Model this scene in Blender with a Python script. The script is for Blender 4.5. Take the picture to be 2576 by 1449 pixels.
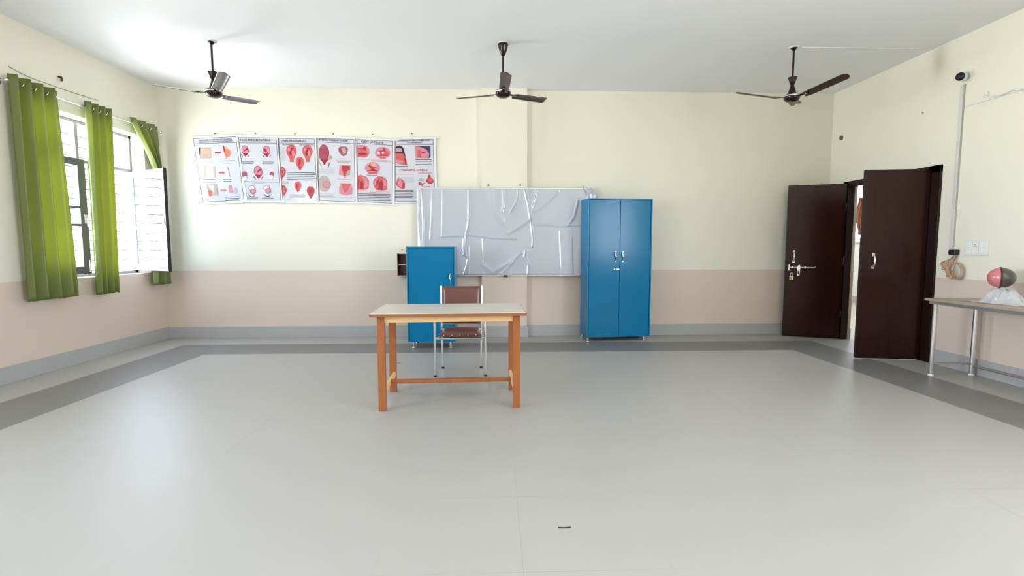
import bpy, math, random
from mathutils import Vector, Matrix
for _o in list(bpy.data.objects): bpy.data.objects.remove(_o)
random.seed(4)
SC = bpy.context.scene
COL = SC.collection
PI = math.pi
R = math.radians

# ------------------------------------------------------------ camera
XL, XR, YB, YF, ZC = -4.656, 4.90, 7.223, -3.0, 3.50
cam_d = bpy.data.cameras.new('camera')
cam_d.sensor_fit = 'HORIZONTAL'; cam_d.sensor_width = 36.0
cam_d.lens = 36.0 * 1253.84 / 2576.0
cam_d.clip_start = 0.05; cam_d.clip_end = 300
cam = bpy.data.objects.new('camera', cam_d); COL.objects.link(cam)
_p, _y, _r = -0.0821, 0.0346, -0.0003
F = Vector((math.sin(_y)*math.cos(_p), math.cos(_y)*math.cos(_p), math.sin(_p)))
Rt = Vector((math.cos(_y), -math.sin(_y), 0)); U = Rt.cross(F)
Rr = math.cos(_r)*Rt + math.sin(_r)*U; Ur = -math.sin(_r)*Rt + math.cos(_r)*U
M = Matrix(((Rr.x, Ur.x, -F.x, 0), (Rr.y, Ur.y, -F.y, 0), (Rr.z, Ur.z, -F.z, 1.3), (0, 0, 0, 1)))
cam.matrix_world = M
SC.camera = cam

# ------------------------------------------------------------ view, world, daylight
SC.view_settings.view_transform = 'Standard'
SC.view_settings.look = 'None'
SC.view_settings.gamma = 1.0
SC.view_settings.use_curve_mapping = False
SC.view_settings.exposure = 3.85

world = bpy.data.worlds.new('daylight'); SC.world = world
world.use_nodes = True
wn = world.node_tree; wn.nodes.clear()
w_out = wn.nodes.new('ShaderNodeOutputWorld'); w_bg = wn.nodes.new('ShaderNodeBackground')
w_tc = wn.nodes.new('ShaderNodeTexCoord'); w_sep = wn.nodes.new('ShaderNodeSeparateXYZ')
w_map = wn.nodes.new('ShaderNodeMapRange'); w_ramp = wn.nodes.new('ShaderNodeValToRGB')
w_map.inputs['From Min'].default_value = -1; w_map.inputs['From Max'].default_value = 1
wn.links.new(w_tc.outputs['Generated'], w_sep.inputs[0]); wn.links.new(w_sep.outputs['Z'], w_map.inputs['Value'])
wn.links.new(w_map.outputs[0], w_ramp.inputs[0]); wn.links.new(w_ramp.outputs[0], w_bg.inputs[0])
# brightness boost added towards both x directions, to lift the side walls
w_abs = wn.nodes.new('ShaderNodeMath'); w_abs.operation = 'ABSOLUTE'; w_az = wn.nodes.new('ShaderNodeMapRange')
w_az.interpolation_type = 'SMOOTHSTEP'
w_az.inputs['From Min'].default_value = 0.86; w_az.inputs['From Max'].default_value = 0.99
w_az.inputs['To Min'].default_value = 1.0; w_az.inputs['To Max'].default_value = 2.3
wn.links.new(w_sep.outputs['X'], w_abs.inputs[0]); wn.links.new(w_abs.outputs[0], w_az.inputs['Value']); wn.links.new(w_az.outputs[0], w_bg.inputs[1])
wn.links.new(w_bg.outputs[0], w_out.inputs[0])
cr = w_ramp.color_ramp
cr.elements[0].position = 0.0; cr.elements[0].color = (2.05, 2.12, 2.12, 1)
cr.elements[1].position = 1.0; cr.elements[1].color = (0.58, 0.76, 1.15, 1)
e = cr.elements.new(0.47); e.color = (1.62, 1.68, 1.56, 1)
e = cr.elements.new(0.54); e.color = (1.20, 1.30, 1.50, 1)
w_bg.inputs[1].default_value = 1.0

def portal(loc, rot, sx, sy):
    d = bpy.data.lights.new('daylight_portal', 'AREA'); d.shape = 'RECTANGLE'; d.size = sx; d.size_y = sy
    d.cycles.is_portal = True
    o = bpy.data.objects.new('daylight_portal', d); COL.objects.link(o); o.location = loc; o.rotation_euler = rot
# openings: the window in view, its repeats further along the left wall, one in the right wall beside the camera
WZ0, WZ1 = 0.955, 2.76
LEFT_WINDOWS = [(5.18, 6.92), (0.55, 2.29)]
RIGHT_WINDOWS = [(-1.65, 1.0)]
for a, b in LEFT_WINDOWS:
    portal((XL-0.24, (a+b)/2, (WZ0+WZ1)/2), (0, -PI/2, 0), WZ1-WZ0, b-a)
for a, b in RIGHT_WINDOWS:
    portal((XR+0.15, (a+b)/2, (WZ0+WZ1)/2), (0, PI/2, 0), WZ1-WZ0, b-a)
portal((9.72, 8.95, 2.1), (0, PI/2, 0), 1.2, 1.5)

# ------------------------------------------------------------ materials
MATS = {}
def _s(n, *names):
    for k in names:
        if k in n.inputs: return n.inputs[k]
def mat(name, col, rough=0.5, metal=0.0, spec=0.5, bump=0.0, bscale=40.0, var=0.0, vscale=6.0, coat=0.0, trans=0.0, stretch=(1,1,1)):
    if name in MATS: return MATS[name]
    m = bpy.data.materials.new(name); m.use_nodes = True; nt = m.node_tree
    p = nt.nodes['Principled BSDF']
    p.inputs['Base Color'].default_value = (*col, 1); p.inputs['Roughness'].default_value = rough
    p.inputs['Metallic'].default_value = metal
    _s(p, 'Specular IOR Level', 'Specular').default_value = spec
    if coat: _s(p, 'Coat Weight', 'Clearcoat').default_value = coat; _s(p, 'Coat Roughness', 'Clearcoat Roughness').default_value = 0.06
    tc = nt.nodes.new('ShaderNodeTexCoord'); mp = nt.nodes.new('ShaderNodeMapping')
    mp.inputs['Scale'].default_value = stretch
    nt.links.new(tc.outputs['Object'], mp.inputs[0])
    if var:
        n = nt.nodes.new('ShaderNodeTexNoise'); n.inputs['Scale'].default_value = vscale; n.inputs['Detail'].default_value = 4
        nt.links.new(mp.outputs[0], n.inputs['Vector'])
        mx = nt.nodes.new('ShaderNodeMixRGB'); mx.inputs[1].default_value = (*[c*(1-var) for c in col], 1)
        mx.inputs[2].default_value = (*[min(1, c*(1+var)) for c in col], 1)
        nt.links.new(n.outputs['Fac'], mx.inputs[0]); nt.links.new(mx.outputs[0], p.inputs['Base Color'])
    if bump:
        n = nt.nodes.new('ShaderNodeTexNoise'); n.inputs['Scale'].default_value = bscale; n.inputs['Detail'].default_value = 3
        b = nt.nodes.new('ShaderNodeBump'); b.inputs['Strength'].default_value = bump; b.inputs['Distance'].default_value = 0.01
        nt.links.new(mp.outputs[0], n.inputs['Vector']); nt.links.new(n.outputs['Fac'], b.inputs['Height'])
        nt.links.new(b.outputs[0], p.inputs['Normal'])
    MATS[name] = m
    return m

def math_node(nt, op, a=None, b=None, c=None):
    n = nt.nodes.new('ShaderNodeMath'); n.operation = op
    for i, v in enumerate((a, b, c)):
        if v is None: continue
        if isinstance(v, (int, float)): n.inputs[i].default_value = v
        else: nt.links.new(v, n.inputs[i])
    return n.outputs[0]

def wall_material():
    m = bpy.data.materials.new('wall_paint'); m.use_nodes = True; nt = m.node_tree; p = nt.nodes['Principled BSDF']
    p.inputs['Roughness'].default_value = 0.42; _s(p, 'Specular IOR Level', 'Specular').default_value = 0.35
    geo = nt.nodes.new('ShaderNodeNewGeometry'); sep = nt.nodes.new('ShaderNodeSeparateXYZ')
    nt.links.new(geo.outputs['Position'], sep.inputs[0])
    n = nt.nodes.new('ShaderNodeTexNoise'); n.inputs['Scale'].default_value = 0.9; n.inputs['Detail'].default_value = 5
    nt.links.new(geo.outputs['Position'], n.inputs['Vector'])
    up = math_node(nt, 'GREATER_THAN', sep.outputs['Z'], 0.966)
    def two(a, b):
        x = nt.nodes.new('ShaderNodeMixRGB'); x.inputs[1].default_value = (*a, 1); x.inputs[2].default_value = (*b, 1)
        nt.links.new(n.outputs['Fac'], x.inputs[0]); return x.outputs[0]
    dado = two((0.68, 0.57, 0.475), (0.73, 0.62, 0.525))
    cream = two((0.80, 0.765, 0.645), (0.85, 0.82, 0.705))
    x = nt.nodes.new('ShaderNodeMixRGB'); nt.links.new(up, x.inputs[0]); nt.links.new(dado, x.inputs[1]); nt.links.new(cream, x.inputs[2])
    # old brownish stain high on the right wall
    def sq(o, c, r): return math_node(nt, 'POWER', math_node(nt, 'DIVIDE', math_node(nt, 'SUBTRACT', o, c), r), 2.0)
    dd = math_node(nt, 'ADD', sq(sep.outputs['Y'], 5.514, 0.075), sq(sep.outputs['Z'], 3.348, 0.17))
    sm = math_node(nt, 'MULTIPLY', math_node(nt, 'EXPONENT', math_node(nt, 'MULTIPLY', dd, -1.0)), math_node(nt, 'GREATER_THAN', sep.outputs['X'], 4.8))
    st = nt.nodes.new('ShaderNodeMixRGB'); st.inputs[2].default_value = (0.36, 0.32, 0.25, 1)
    nt.links.new(math_node(nt, 'MULTIPLY', sm, 0.45), st.inputs[0]); nt.links.new(x.outputs[0], st.inputs[1])
    nt.links.new(st.outputs[0], p.inputs['Base Color'])
    n2 = nt.nodes.new('ShaderNodeTexNoise'); n2.inputs['Scale'].default_value = 3.0; n2.inputs['Detail'].default_value = 6
    nt.links.new(geo.outputs['Position'], n2.inputs['Vector'])
    b = nt.nodes.new('ShaderNodeBump'); b.inputs['Strength'].default_value = 0.12; b.inputs['Distance'].default_value = 0.02
    nt.links.new(n2.outputs['Fac'], b.inputs['Height']); nt.links.new(b.outputs[0], p.inputs['Normal'])
    return m

def floor_material():
    m = bpy.data.materials.new('floor_tiles'); m.use_nodes = True; nt = m.node_tree; p = nt.nodes['Principled BSDF']
    geo = nt.nodes.new('ShaderNodeNewGeometry'); sep = nt.nodes.new('ShaderNodeSeparateXYZ')
    nt.links.new(geo.outputs['Position'], sep.inputs[0]); X, Y = sep.outputs['X'], sep.outputs['Y']
    d = math_node(nt, 'MINIMUM', math_node(nt, 'SUBTRACT', X, XL), math_node(nt, 'SUBTRACT', XR, X))
    d = math_node(nt, 'MINIMUM', d, math_node(nt, 'SUBTRACT', YB, Y))
    band = math_node(nt, 'MULTIPLY', math_node(nt, 'GREATER_THAN', d, 0.518), math_node(nt, 'LESS_THAN', d, 1.128))
    def grid(c, off, step):
        t = math_node(nt, 'DIVIDE', math_node(nt, 'SUBTRACT', c, off), step)
        f = math_node(nt, 'FRACT', math_node(nt, 'ADD', t, 100.5))
        return math_node(nt, 'LESS_THAN', math_node(nt, 'ABSOLUTE', math_node(nt, 'SUBTRACT', f, 0.5)), 0.0030)
    g = math_node(nt, 'MAXIMUM', grid(X, -0.495, 0.6065), grid(Y, 3.105, 0.605))
    n = nt.nodes.new('ShaderNodeTexNoise'); n.inputs['Scale'].default_value = 0.7; n.inputs['Detail'].default_value = 5
    nt.links.new(geo.outputs['Position'], n.inputs['Vector'])
    fade = nt.nodes.new('ShaderNodeMapRange'); fade.inputs['From Min'].default_value = 0.46; fade.inputs['From Max'].default_value = 0.62
    nt.links.new(n.outputs['Fac'], fade.inputs['Value'])
    g = math_node(nt, 'MULTIPLY', g, math_node(nt, 'MULTIPLY', fade.outputs[0], 0.45))
    base = nt.nodes.new('ShaderNodeMixRGB'); base.inputs[1].default_value = (0.385, 0.375, 0.35, 1); base.inputs[2].default_value = (0.43, 0.42, 0.395, 1)
    nt.links.new(n.outputs['Fac'], base.inputs[0])
    bd = nt.nodes.new('ShaderNodeMixRGB'); bd.inputs[2].default_value = (0.20, 0.195, 0.19, 1)
    nt.links.new(band, bd.inputs[0]); nt.links.new(base.outputs[0], bd.inputs[1])
    ln = nt.nodes.new('ShaderNodeMixRGB'); ln.inputs[2].default_value = (0.2, 0.19, 0.17, 1)
    nt.links.new(g, ln.inputs[0]); nt.links.new(bd.outputs[0], ln.inputs[1])
    nt.links.new(ln.outputs[0], p.inputs['Base Color'])
    p.inputs['Roughness'].default_value = 0.46; _s(p, 'Specular IOR Level', 'Specular').default_value = 0.5
    n2 = nt.nodes.new('ShaderNodeTexNoise'); n2.inputs['Scale'].default_value = 2.2; n2.inputs['Detail'].default_value = 4
    nt.links.new(geo.outputs['Position'], n2.inputs['Vector'])
    b = nt.nodes.new('ShaderNodeBump'); b.inputs['Strength'].default_value = 0.22; b.inputs['Distance'].default_value = 0.02
    nt.links.new(n2.outputs['Fac'], b.inputs['Height']); nt.links.new(b.outputs[0], p.inputs['Normal'])
    return m

def glass_material(name='window_glass', gloss=0.04, tint=(0.95, 0.97, 1.0)):
    m = bpy.data.materials.new(name); m.use_nodes = True; nt = m.node_tree; nt.nodes.clear()
    o = nt.nodes.new('ShaderNodeOutputMaterial'); t = nt.nodes.new('ShaderNodeBsdfTransparent'); g = nt.nodes.new('ShaderNodeBsdfGlossy')
    t.inputs[0].default_value = (*tint, 1); g.inputs['Roughness'].default_value = 0.01
    lw = nt.nodes.new('ShaderNodeLayerWeight'); lw.inputs[0].default_value = 0.5
    f = math_node(nt, 'MULTIPLY_ADD', math_node(nt, 'POWER', lw.outputs['Facing'], 4.0), 0.5, gloss)
    mx = nt.nodes.new('ShaderNodeMixShader'); nt.links.new(f, mx.inputs[0])
    nt.links.new(t.outputs[0], mx.inputs[1]); nt.links.new(g.outputs[0], mx.inputs[2]); nt.links.new(mx.outputs[0], o.inputs[0])
    return m

def curtain_material():
    m = bpy.data.materials.new('green_curtain'); m.use_nodes = True; nt = m.node_tree; nt.nodes.clear()
    o = nt.nodes.new('ShaderNodeOutputMaterial'); d = nt.nodes.new('ShaderNodeBsdfDiffuse'); t = nt.nodes.new('ShaderNodeBsdfTranslucent')
    s = nt.nodes.new('ShaderNodeBsdfGlossy'); s.inputs['Roughness'].default_value = 0.4; s.inputs[0].default_value = (0.8, 0.85, 0.7, 1)
    d.inputs[0].default_value = (0.17, 0.20, 0.06, 1); t.inputs[0].default_value = (0.68, 0.72, 0.12, 1)
    w = nt.nodes.new('ShaderNodeTexWave'); w.inputs['Scale'].default_value = 90; w.inputs['Distortion'].default_value = 1.0
    tc = nt.nodes.new('ShaderNodeTexCoord'); nt.links.new(tc.outputs['Object'], w.inputs[0])
    b = nt.nodes.new('ShaderNodeBump'); b.inputs['Strength'].default_value = 0.1; b.inputs['Distance'].default_value = 0.002
    nt.links.new(w.outputs['Fac'], b.inputs['Height'])
    for x in (d, s): nt.links.new(b.outputs[0], x.inputs['Normal'])
    m1 = nt.nodes.new('ShaderNodeMixShader'); m1.inputs[0].default_value = 0.28
    m2 = nt.nodes.new('ShaderNodeMixShader'); m2.inputs[0].default_value = 0.05
    nt.links.new(d.outputs[0], m1.inputs[1]); nt.links.new(t.outputs[0], m1.inputs[2])
    nt.links.new(m1.outputs[0], m2.inputs[1]); nt.links.new(s.outputs[0], m2.inputs[2]); nt.links.new(m2.outputs[0], o.inputs[0])
    return m

def wrap_material():
    m = mat('plastic_wrap', (0.56, 0.60, 0.68), 0.13, spec=0.8, coat=0.8)
    nt = m.node_tree; p = nt.nodes['Principled BSDF']; p.inputs['Alpha'].default_value = 0.86
    return m

WALL = wall_material(); FLOOR = floor_material(); GLASS = glass_material(); CURT = curtain_material()
GLASS_D = glass_material('dusty_glass', 0.25, (0.86, 0.9, 0.95))
CEIL = mat('ceiling_white', (0.89, 0.895, 0.92), 0.6, bump=0.08, bscale=3)
SKIRT = mat('grey_skirting', (0.43, 0.435, 0.435), 0.35, var=0.05)
WHITE = mat('white_plastic', (0.78, 0.78, 0.77), 0.35)
PLASTER = mat('white_plaster', (0.82, 0.82, 0.79), 0.6)
BLACK = mat('black_plastic', (0.012, 0.012, 0.013), 0.3)
DARKWOOD = mat('dark_polished_wood', (0.026, 0.006, 0.004), 0.25, spec=0.25, var=0.35, vscale=5, stretch=(6, 6, 0.5), bump=0.03, bscale=9)
FRAMEWOOD = mat('dark_frame_wood', (0.016, 0.005, 0.004), 0.25, spec=0.3)
CHROME = mat('chrome', (0.72, 0.71, 0.70), 0.16, metal=1.0)
STEEL = mat('dull_steel', (0.50, 0.48, 0.45), 0.32, metal=0.9)
SILVER = mat('bright_metal', (0.85, 0.84, 0.80), 0.22, metal=0.85)
BRASS = mat('pale_brass', (0.75, 0.62, 0.42), 0.3, metal=0.8)
BLUE = mat('blue_enamel', (0.0, 0.175, 0.37), 0.18, spec=0.2, var=0.06, vscale=2, bump=0.035, bscale=5)
BLUE_E = mat('blue_enamel_edge', (0.03, 0.28, 0.45), 0.25)
ORANGE = mat('orange_brown_laminate', (0.36, 0.12, 0.038), 0.34, spec=0.35, var=0.18, vscale=4, stretch=(8, 8, 0.6))
PALEWOOD = mat('pale_yellow_wood', (0.80, 0.52, 0.24), 0.4, var=0.07, vscale=6, stretch=(0.6, 8, 8))
TOPLAM = mat('pale_tabletop_laminate', (0.60, 0.55, 0.46), 0.32, var=0.07, vscale=5, stretch=(0.7, 12, 1))
EDGEBROWN = mat('brown_table_edge', (0.30, 0.115, 0.05), 0.35)
REXINE = mat('brown_leatherette', (0.13, 0.040, 0.028), 0.30, spec=0.6, bump=0.12, bscale=60, coat=0.15)
FANBROWN = mat('brown_fan_enamel', (0.018, 0.005, 0.004), 0.22, spec=0.4)
FANBLADE = mat('brown_grey_fan_blade', (0.055, 0.036, 0.022), 0.3)
GREYFRAME = mat('grey_window_frame', (0.22, 0.22, 0.23), 0.4)
GREYPAINT = mat('grey_sash_paint', (0.30, 0.30, 0.32), 0.4)
GRILLE = mat('dark_grille_iron', (0.10, 0.10, 0.11), 0.5)
SHELFWOOD = mat('brown_shelf_ply', (0.10, 0.018, 0.012), 0.4)
SHELFEDGE = mat('pale_shelf_edge', (0.50, 0.44, 0.38), 0.5)
TAN = mat('tan_cable', (0.45, 0.28, 0.17), 0.5)
RTOP = mat('beige_table_laminate', (0.37, 0.29, 0.205), 0.3, var=0.06)
PINK = mat('pink_model_resin', (0.62, 0.19, 0.20), 0.25, coat=0.4, var=0.3, vscale=9)
GREYRES = mat('grey_model_resin', (0.085, 0.075, 0.075), 0.2, coat=0.5, var=0.25, vscale=5)
CLEARP = mat('crumpled_clear_plastic', (0.75, 0.77, 0.80), 0.12, spec=0.8, coat=0.5, bump=0.5, bscale=30)
CORRW = mat('corridor_paint', (0.80, 0.78, 0.70), 0.6)
CORRF = mat('corridor_floor', (0.50, 0.42, 0.32), 0.45)
WRAP = wrap_material(); CLEARP.node_tree.nodes['Principled BSDF'].inputs['Alpha'].default_value = 0.6

# ------------------------------------------------------------ mesh building
class MB:
    def __init__(s): s.v = []; s.f = []; s.mi = []; s.mats = []; s.sm = []
    def m(s, material):
        if material not in s.mats: s.mats.append(material)
        return s.mats.index(material)
    def add(s, vs, fs, material, smooth=False, T=None):
        b = len(s.v)
        for v in vs:
            v = Vector(v)
            if T is not None: v = T @ v
            s.v.append(tuple(v))
        k = s.m(material)
        for f in fs:
            s.f.append(tuple(b+i for i in f)); s.mi.append(k); s.sm.append(smooth)
        return s
    def box(s, x0, x1, y0, y1, z0, z1, material, T=None, bev=0.0):
        if bev <= 0:
            vs = [(x, y, z) for x in (x0, x1) for y in (y0, y1) for z in (z0, z1)]
            fs = [(0, 1, 3, 2), (4, 6, 7, 5), (0, 4, 5, 1), (2, 3, 7, 6), (0, 2, 6, 4), (1, 5, 7, 3)]
            return s.add(vs, fs, material, T=T)
        import bmesh
        bm = bmesh.new(); bmesh.ops.create_cube(bm, size=1)
        for v in bm.verts:
            v.co = Vector(((x0+x1)/2+v.co.x*(x1-x0), (y0+y1)/2+v.co.y*(y1-y0), (z0+z1)/2+v.co.z*(z1-z0)))
        bmesh.ops.bevel(bm, geom=bm.edges[:], offset=bev, segments=2, affect='EDGES', profile=0.6)
        bm.verts.index_update()
        s.add([v.co.copy() for v in bm.verts], [tuple(v.index for v in f.verts) for f in bm.faces], material, T=T)
        bm.free(); return s
    def tube(s, pts, r, material, seg=12, closed=False, T=None, caps=True):
        pts = [Vector(p) for p in pts]; n = len(pts); rs = r if isinstance(r, (list, tuple)) else [r]*n
        vs = []; prev = None
        for i, p in enumerate(pts):
            if closed: t = pts[(i+1) % n]-pts[i-1]
            else: t = pts[min(i+1, n-1)]-pts[max(i-1, 0)]
            t.normalize()
            if prev is None:
                a = Vector((0, 0, 1)) if abs(t.z) < 0.9 else Vector((1, 0, 0)); u = t.cross(a).normalized()
            else: u = (prev - t*prev.dot(t)).normalized()
            prev = u; w = t.cross(u)
            for k in range(seg):
                a = 2*PI*k/seg; vs.append(p + (u*math.cos(a)+w*math.sin(a))*rs[i])
        fs = []
        for i in range(n if closed else n-1):
            j = (i+1) % n
            for k in range(seg):
                l = (k+1) % seg; fs.append((i*seg+k, i*seg+l, j*seg+l, j*seg+k))
        s.add(vs, fs, material, True, T)
        if caps and not closed:
            s.add(vs[:seg], [tuple(range(seg))[::-1]], material, False, T); s.add(vs[-seg:], [tuple(range(seg))], material, False, T)
        return s
    def lathe(s, prof, material, seg=32, T=None, smooth=True):
        vs = []; n = len(prof)
        for r, z in prof:
            for k in range(seg): vs.append((r*math.cos(2*PI*k/seg), r*math.sin(2*PI*k/seg), z))
        fs = []
        for i in range(n-1):
            for k in range(seg):
                l = (k+1) % seg; fs.append((i*seg+k, i*seg+l, (i+1)*seg+l, (i+1)*seg+k))
        if prof[0][0] > 1e-4: fs.append(tuple(range(seg))[::-1])
        if prof[-1][0] > 1e-4: fs.append(tuple((n-1)*seg+k for k in range(seg)))
        return s.add(vs, fs, material, smooth, T)
    def grid(s, fn, nu, nv, material, smooth=True, T=None):
        vs = [fn(i/nu, j/nv) for j in range(nv+1) for i in range(nu+1)]
        fs = [(j*(nu+1)+i, j*(nu+1)+i+1, (j+1)*(nu+1)+i+1, (j+1)*(nu+1)+i) for j in range(nv) for i in range(nu)]
        return s.add(vs, fs, material, smooth, T)
    def prism(s, poly, y0, y1, material, T=None):   # polygon in x,z extruded along y
        n = len(poly); vs = [(x, y0, z) for x, z in poly]+[(x, y1, z) for x, z in poly]
        fs = [tuple(range(n)), tuple(range(2*n-1, n-1, -1))]+[(i, n+i, n+(i+1) % n, (i+1) % n) for i in range(n)]
        return s.add(vs, fs, material, T=T)
    def build(s, name, parent=None, bevel=0.0, solid=0.0):
        me = bpy.data.meshes.new(name); me.from_pydata(s.v, [], s.f)
        for m_ in s.mats: me.materials.append(m_)
        for p, k, sm in zip(me.polygons, s.mi, s.sm): p.material_index = k; p.use_smooth = sm
        me.validate(); me.update()
        o = bpy.data.objects.new(name, me); COL.objects.link(o)
        if parent is not None: o.parent = parent
        if bevel:
            b = o.modifiers.new('bevel', 'BEVEL'); b.width = bevel; b.segments = 2; b.limit_method = 'ANGLE'
        if solid:
            b = o.modifiers.new('thick', 'SOLIDIFY'); b.thickness = solid; b.offset = 0
        return o
def empty(name, label, cat, loc=(0, 0, 0), rz=0.0, group=None):
    o = bpy.data.objects.new(name, None); o.empty_display_size = 0.1; COL.objects.link(o)
    o.location = loc; o.rotation_euler = (0, 0, rz); o['label'] = label; o['category'] = cat
    if group: o['group'] = group
    return o
def tag(o, label, cat, group=None):
    o['label'] = label; o['category'] = cat
    if group: o['group'] = group
    return o
def struct(o, label=None, cat=None):
    o['kind'] = 'structure'
    if label: o['label'] = label
    if cat: o['category'] = cat
    return o
def arc(c, r, a0, a1, n, ax='xz'):
    o = []
    for i in range(n+1):
        a = a0+(a1-a0)*i/n; p = list(c)
        p['xyz'.index(ax[0])] += r*math.cos(a); p['xyz'.index(ax[1])] += r*math.sin(a); o.append(tuple(p))
    return o

# ------------------------------------------------------------ room shell
def wall_with_holes(name, axis, c0, c1, u0, u1, holes, label):
    """slab between c0..c1 on its axis, spanning u0..u1 along the wall, with rectangular holes (a, b, z0, z1)"""
    mb = MB(); holes = sorted(holes); cur = u0
    def bx(a, b, z0, z1):
        if b-a < 1e-5 or z1-z0 < 1e-5: return
        if axis == 'x': mb.box(c0, c1, a, b, z0, z1, WALL)
        else: mb.box(a, b, c0, c1, z0, z1, WALL)
    for a, b, z0, z1 in holes:
        bx(cur, a, 0, ZC); bx(a, b, 0, z0); bx(a, b, z1, ZC); cur = b
    bx(cur, u1, 0, ZC)
    return struct(mb.build(name), label, 'wall')
wall_with_holes('wall_left', 'x', XL-0.22, XL, YF-0.22, YB+0.2, [(a, b, WZ0, WZ1) for a, b in LEFT_WINDOWS], 'cream wall with barred windows and a beige lower band, on the left')
DY0, DY1, DZ = 5.47, 6.82, 2.15
wall_with_holes('wall_right', 'x', XR, XR+0.13, YF-0.22, YB+0.2, [(DY0, DY1+0.0, 0, DZ)]+[(a, b, WZ0, WZ1) for a, b in RIGHT_WINDOWS], 'bright cream wall with the dark double door')
wall_with_holes('wall_back', 'y', YB, YB+0.2, XL, XR, [], 'cream back wall behind the posters and blue cupboards')
wall_with_holes('wall_front', 'y', YF-0.22, YF, XL, XR, [], 'cream wall behind the camera')
struct(MB().box(XL-0.2, XR+0.13, YF-0.2, YB+0.2, -0.1, 0, FLOOR).build('floor'), 'pale greige tiled floor with a grey border band', 'floor')
struct(MB().box(XL-0.22, 9.6, YF-0.22, 11.5, ZC, ZC+0.15, CEIL).build('ceiling'), 'plain white ceiling', 'ceiling')
# shallow pilaster in the back wall
struct(MB().box(-0.185, 0.460, 7.135, YB+0.01, 0, ZC, WALL).build('trim_1'), 'shallow cream pilaster behind the wrapped board', 'pilaster')
SH, ST = 0.165, 0.016
mb = MB().box(XL, -0.185-ST, YB-ST, YB, 0, SH, SKIRT).box(0.460+ST, XR, YB-ST, YB, 0, SH, SKIRT)
mb.box(-0.185-ST, 0.460+ST, 7.135-ST, 7.135, 0, SH, SKIRT).box(-0.185-ST, -0.185, 7.135, YB, 0, SH, SKIRT).box(0.46, 0.46+ST, 7.135, YB, 0, SH, SKIRT)
struct(mb.build('baseboard_back', bevel=0.003), 'grey skirting along the back wall', 'baseboard')
struct(MB().box(XL, XL+ST, YF, YB-ST, 0, SH, SKIRT).build('baseboard_left', bevel=0.003), 'grey skirting under the window', 'baseboard')
struct(MB().box(XR-ST, XR, YF, DY0-0.11, 0, SH, SKIRT).box(XR-ST, XR, DY1+0.09, YB-ST, 0, SH, SKIRT).build('baseboard_right', bevel=0.003), 'grey skirting behind the steel-legged table', 'baseboard')

# corridor beyond the doorway
struct(MB().box(XR+0.13, 9.6, 2.5, 11.5, -0.1, 0, CORRF).build('floor_corridor'), 'tan corridor floor beyond the doorway', 'floor')
mb = MB(); mb.box(XR+0.13, 8.25, 11.3, 11.5, 0, ZC, CORRW).box(8.75, 9.6, 11.3, 11.5, 0, ZC, CORRW).box(8.25, 8.75, 11.3, 11.5, 0, 1.50, CORRW).box(8.25, 8.75, 11.3, 11.5, 2.9, ZC, CORRW)
mb.box(8.15, 8.85, 11.22, 11.32, 1.40, 1.50, PLASTER).box(XR+0.13, 9.6, 11.28, 11.3, 0, 0.15, SHELFEDGE)
struct(mb.build('wall_corridor_end'), 'pale corridor end wall with a small window opening', 'wall')
mb = MB().box(9.6, 9.7, 2.4, 8.2, 0, ZC, CORRW).box(9.6, 9.7, 8.2, 9.7, 0, 1.5, CORRW).box(9.6, 9.7, 8.2, 9.7, 2.7, ZC, CORRW).box(9.6, 9.7, 9.7, 11.5, 0, ZC, CORRW)
mb.box(XR, XR+0.13, YB+0.2, 11.5, 0, ZC, CORRW)  # unseen side walls and their opening, added to hold back light in the corridor
struct(mb.build('wall_corridor_side'), 'pale corridor side walls out of view, added to limit daylight', 'wall')
struct(MB().box(XR+0.13, 9.6, 2.4, 2.5, 0, ZC, CORRW).build('wall_corridor_near'), 'pale near end of the corridor', 'wall')
# brown cloth hanging in the corridor window
def cloth(u, v):
    w = 0.10+0.07*abs(v-0.5)*-2+0.05
    return (8.34+(u-0.5)*(0.07+0.10*math.sin(PI*min(1, v*1.1)))+0.01*math.sin(v*9), 11.2+0.02*math.sin(u*14+v*4), 2.42-0.85*v)
o = MB().grid(cloth, 16, 20, mat('brown_cloth', (0.22, 0.07, 0.035), 0.7, var=0.4, vscale=12)).build('hanging_cloth', solid=0.004)
tag(o, 'small brown cloth hanging in the corridor window seen through the doorway', 'cloth')

# ------------------------------------------------------------ doors
def framed(name):
    mb = MB(); f = FRAMEWOOD
    mb.box(XR-0.022, XR+0.075, DY0-0.10, DY0+0.06, 0, DZ+0.05, f, bev=0.004)
    mb.box(XR-0.022, XR+0.075, DY1-0.02, DY1+0.08, 0, DZ+0.05, f, bev=0.004)
    mb.box(XR-0.022, XR+0.075, DY0-0.10, DY1+0.08, DZ-0.03, DZ+0.05, f, bev=0.004)
    return struct(mb.build(name), 'dark brown timber frame of the double door', 'door frame')
framed('trim_2')
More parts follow.
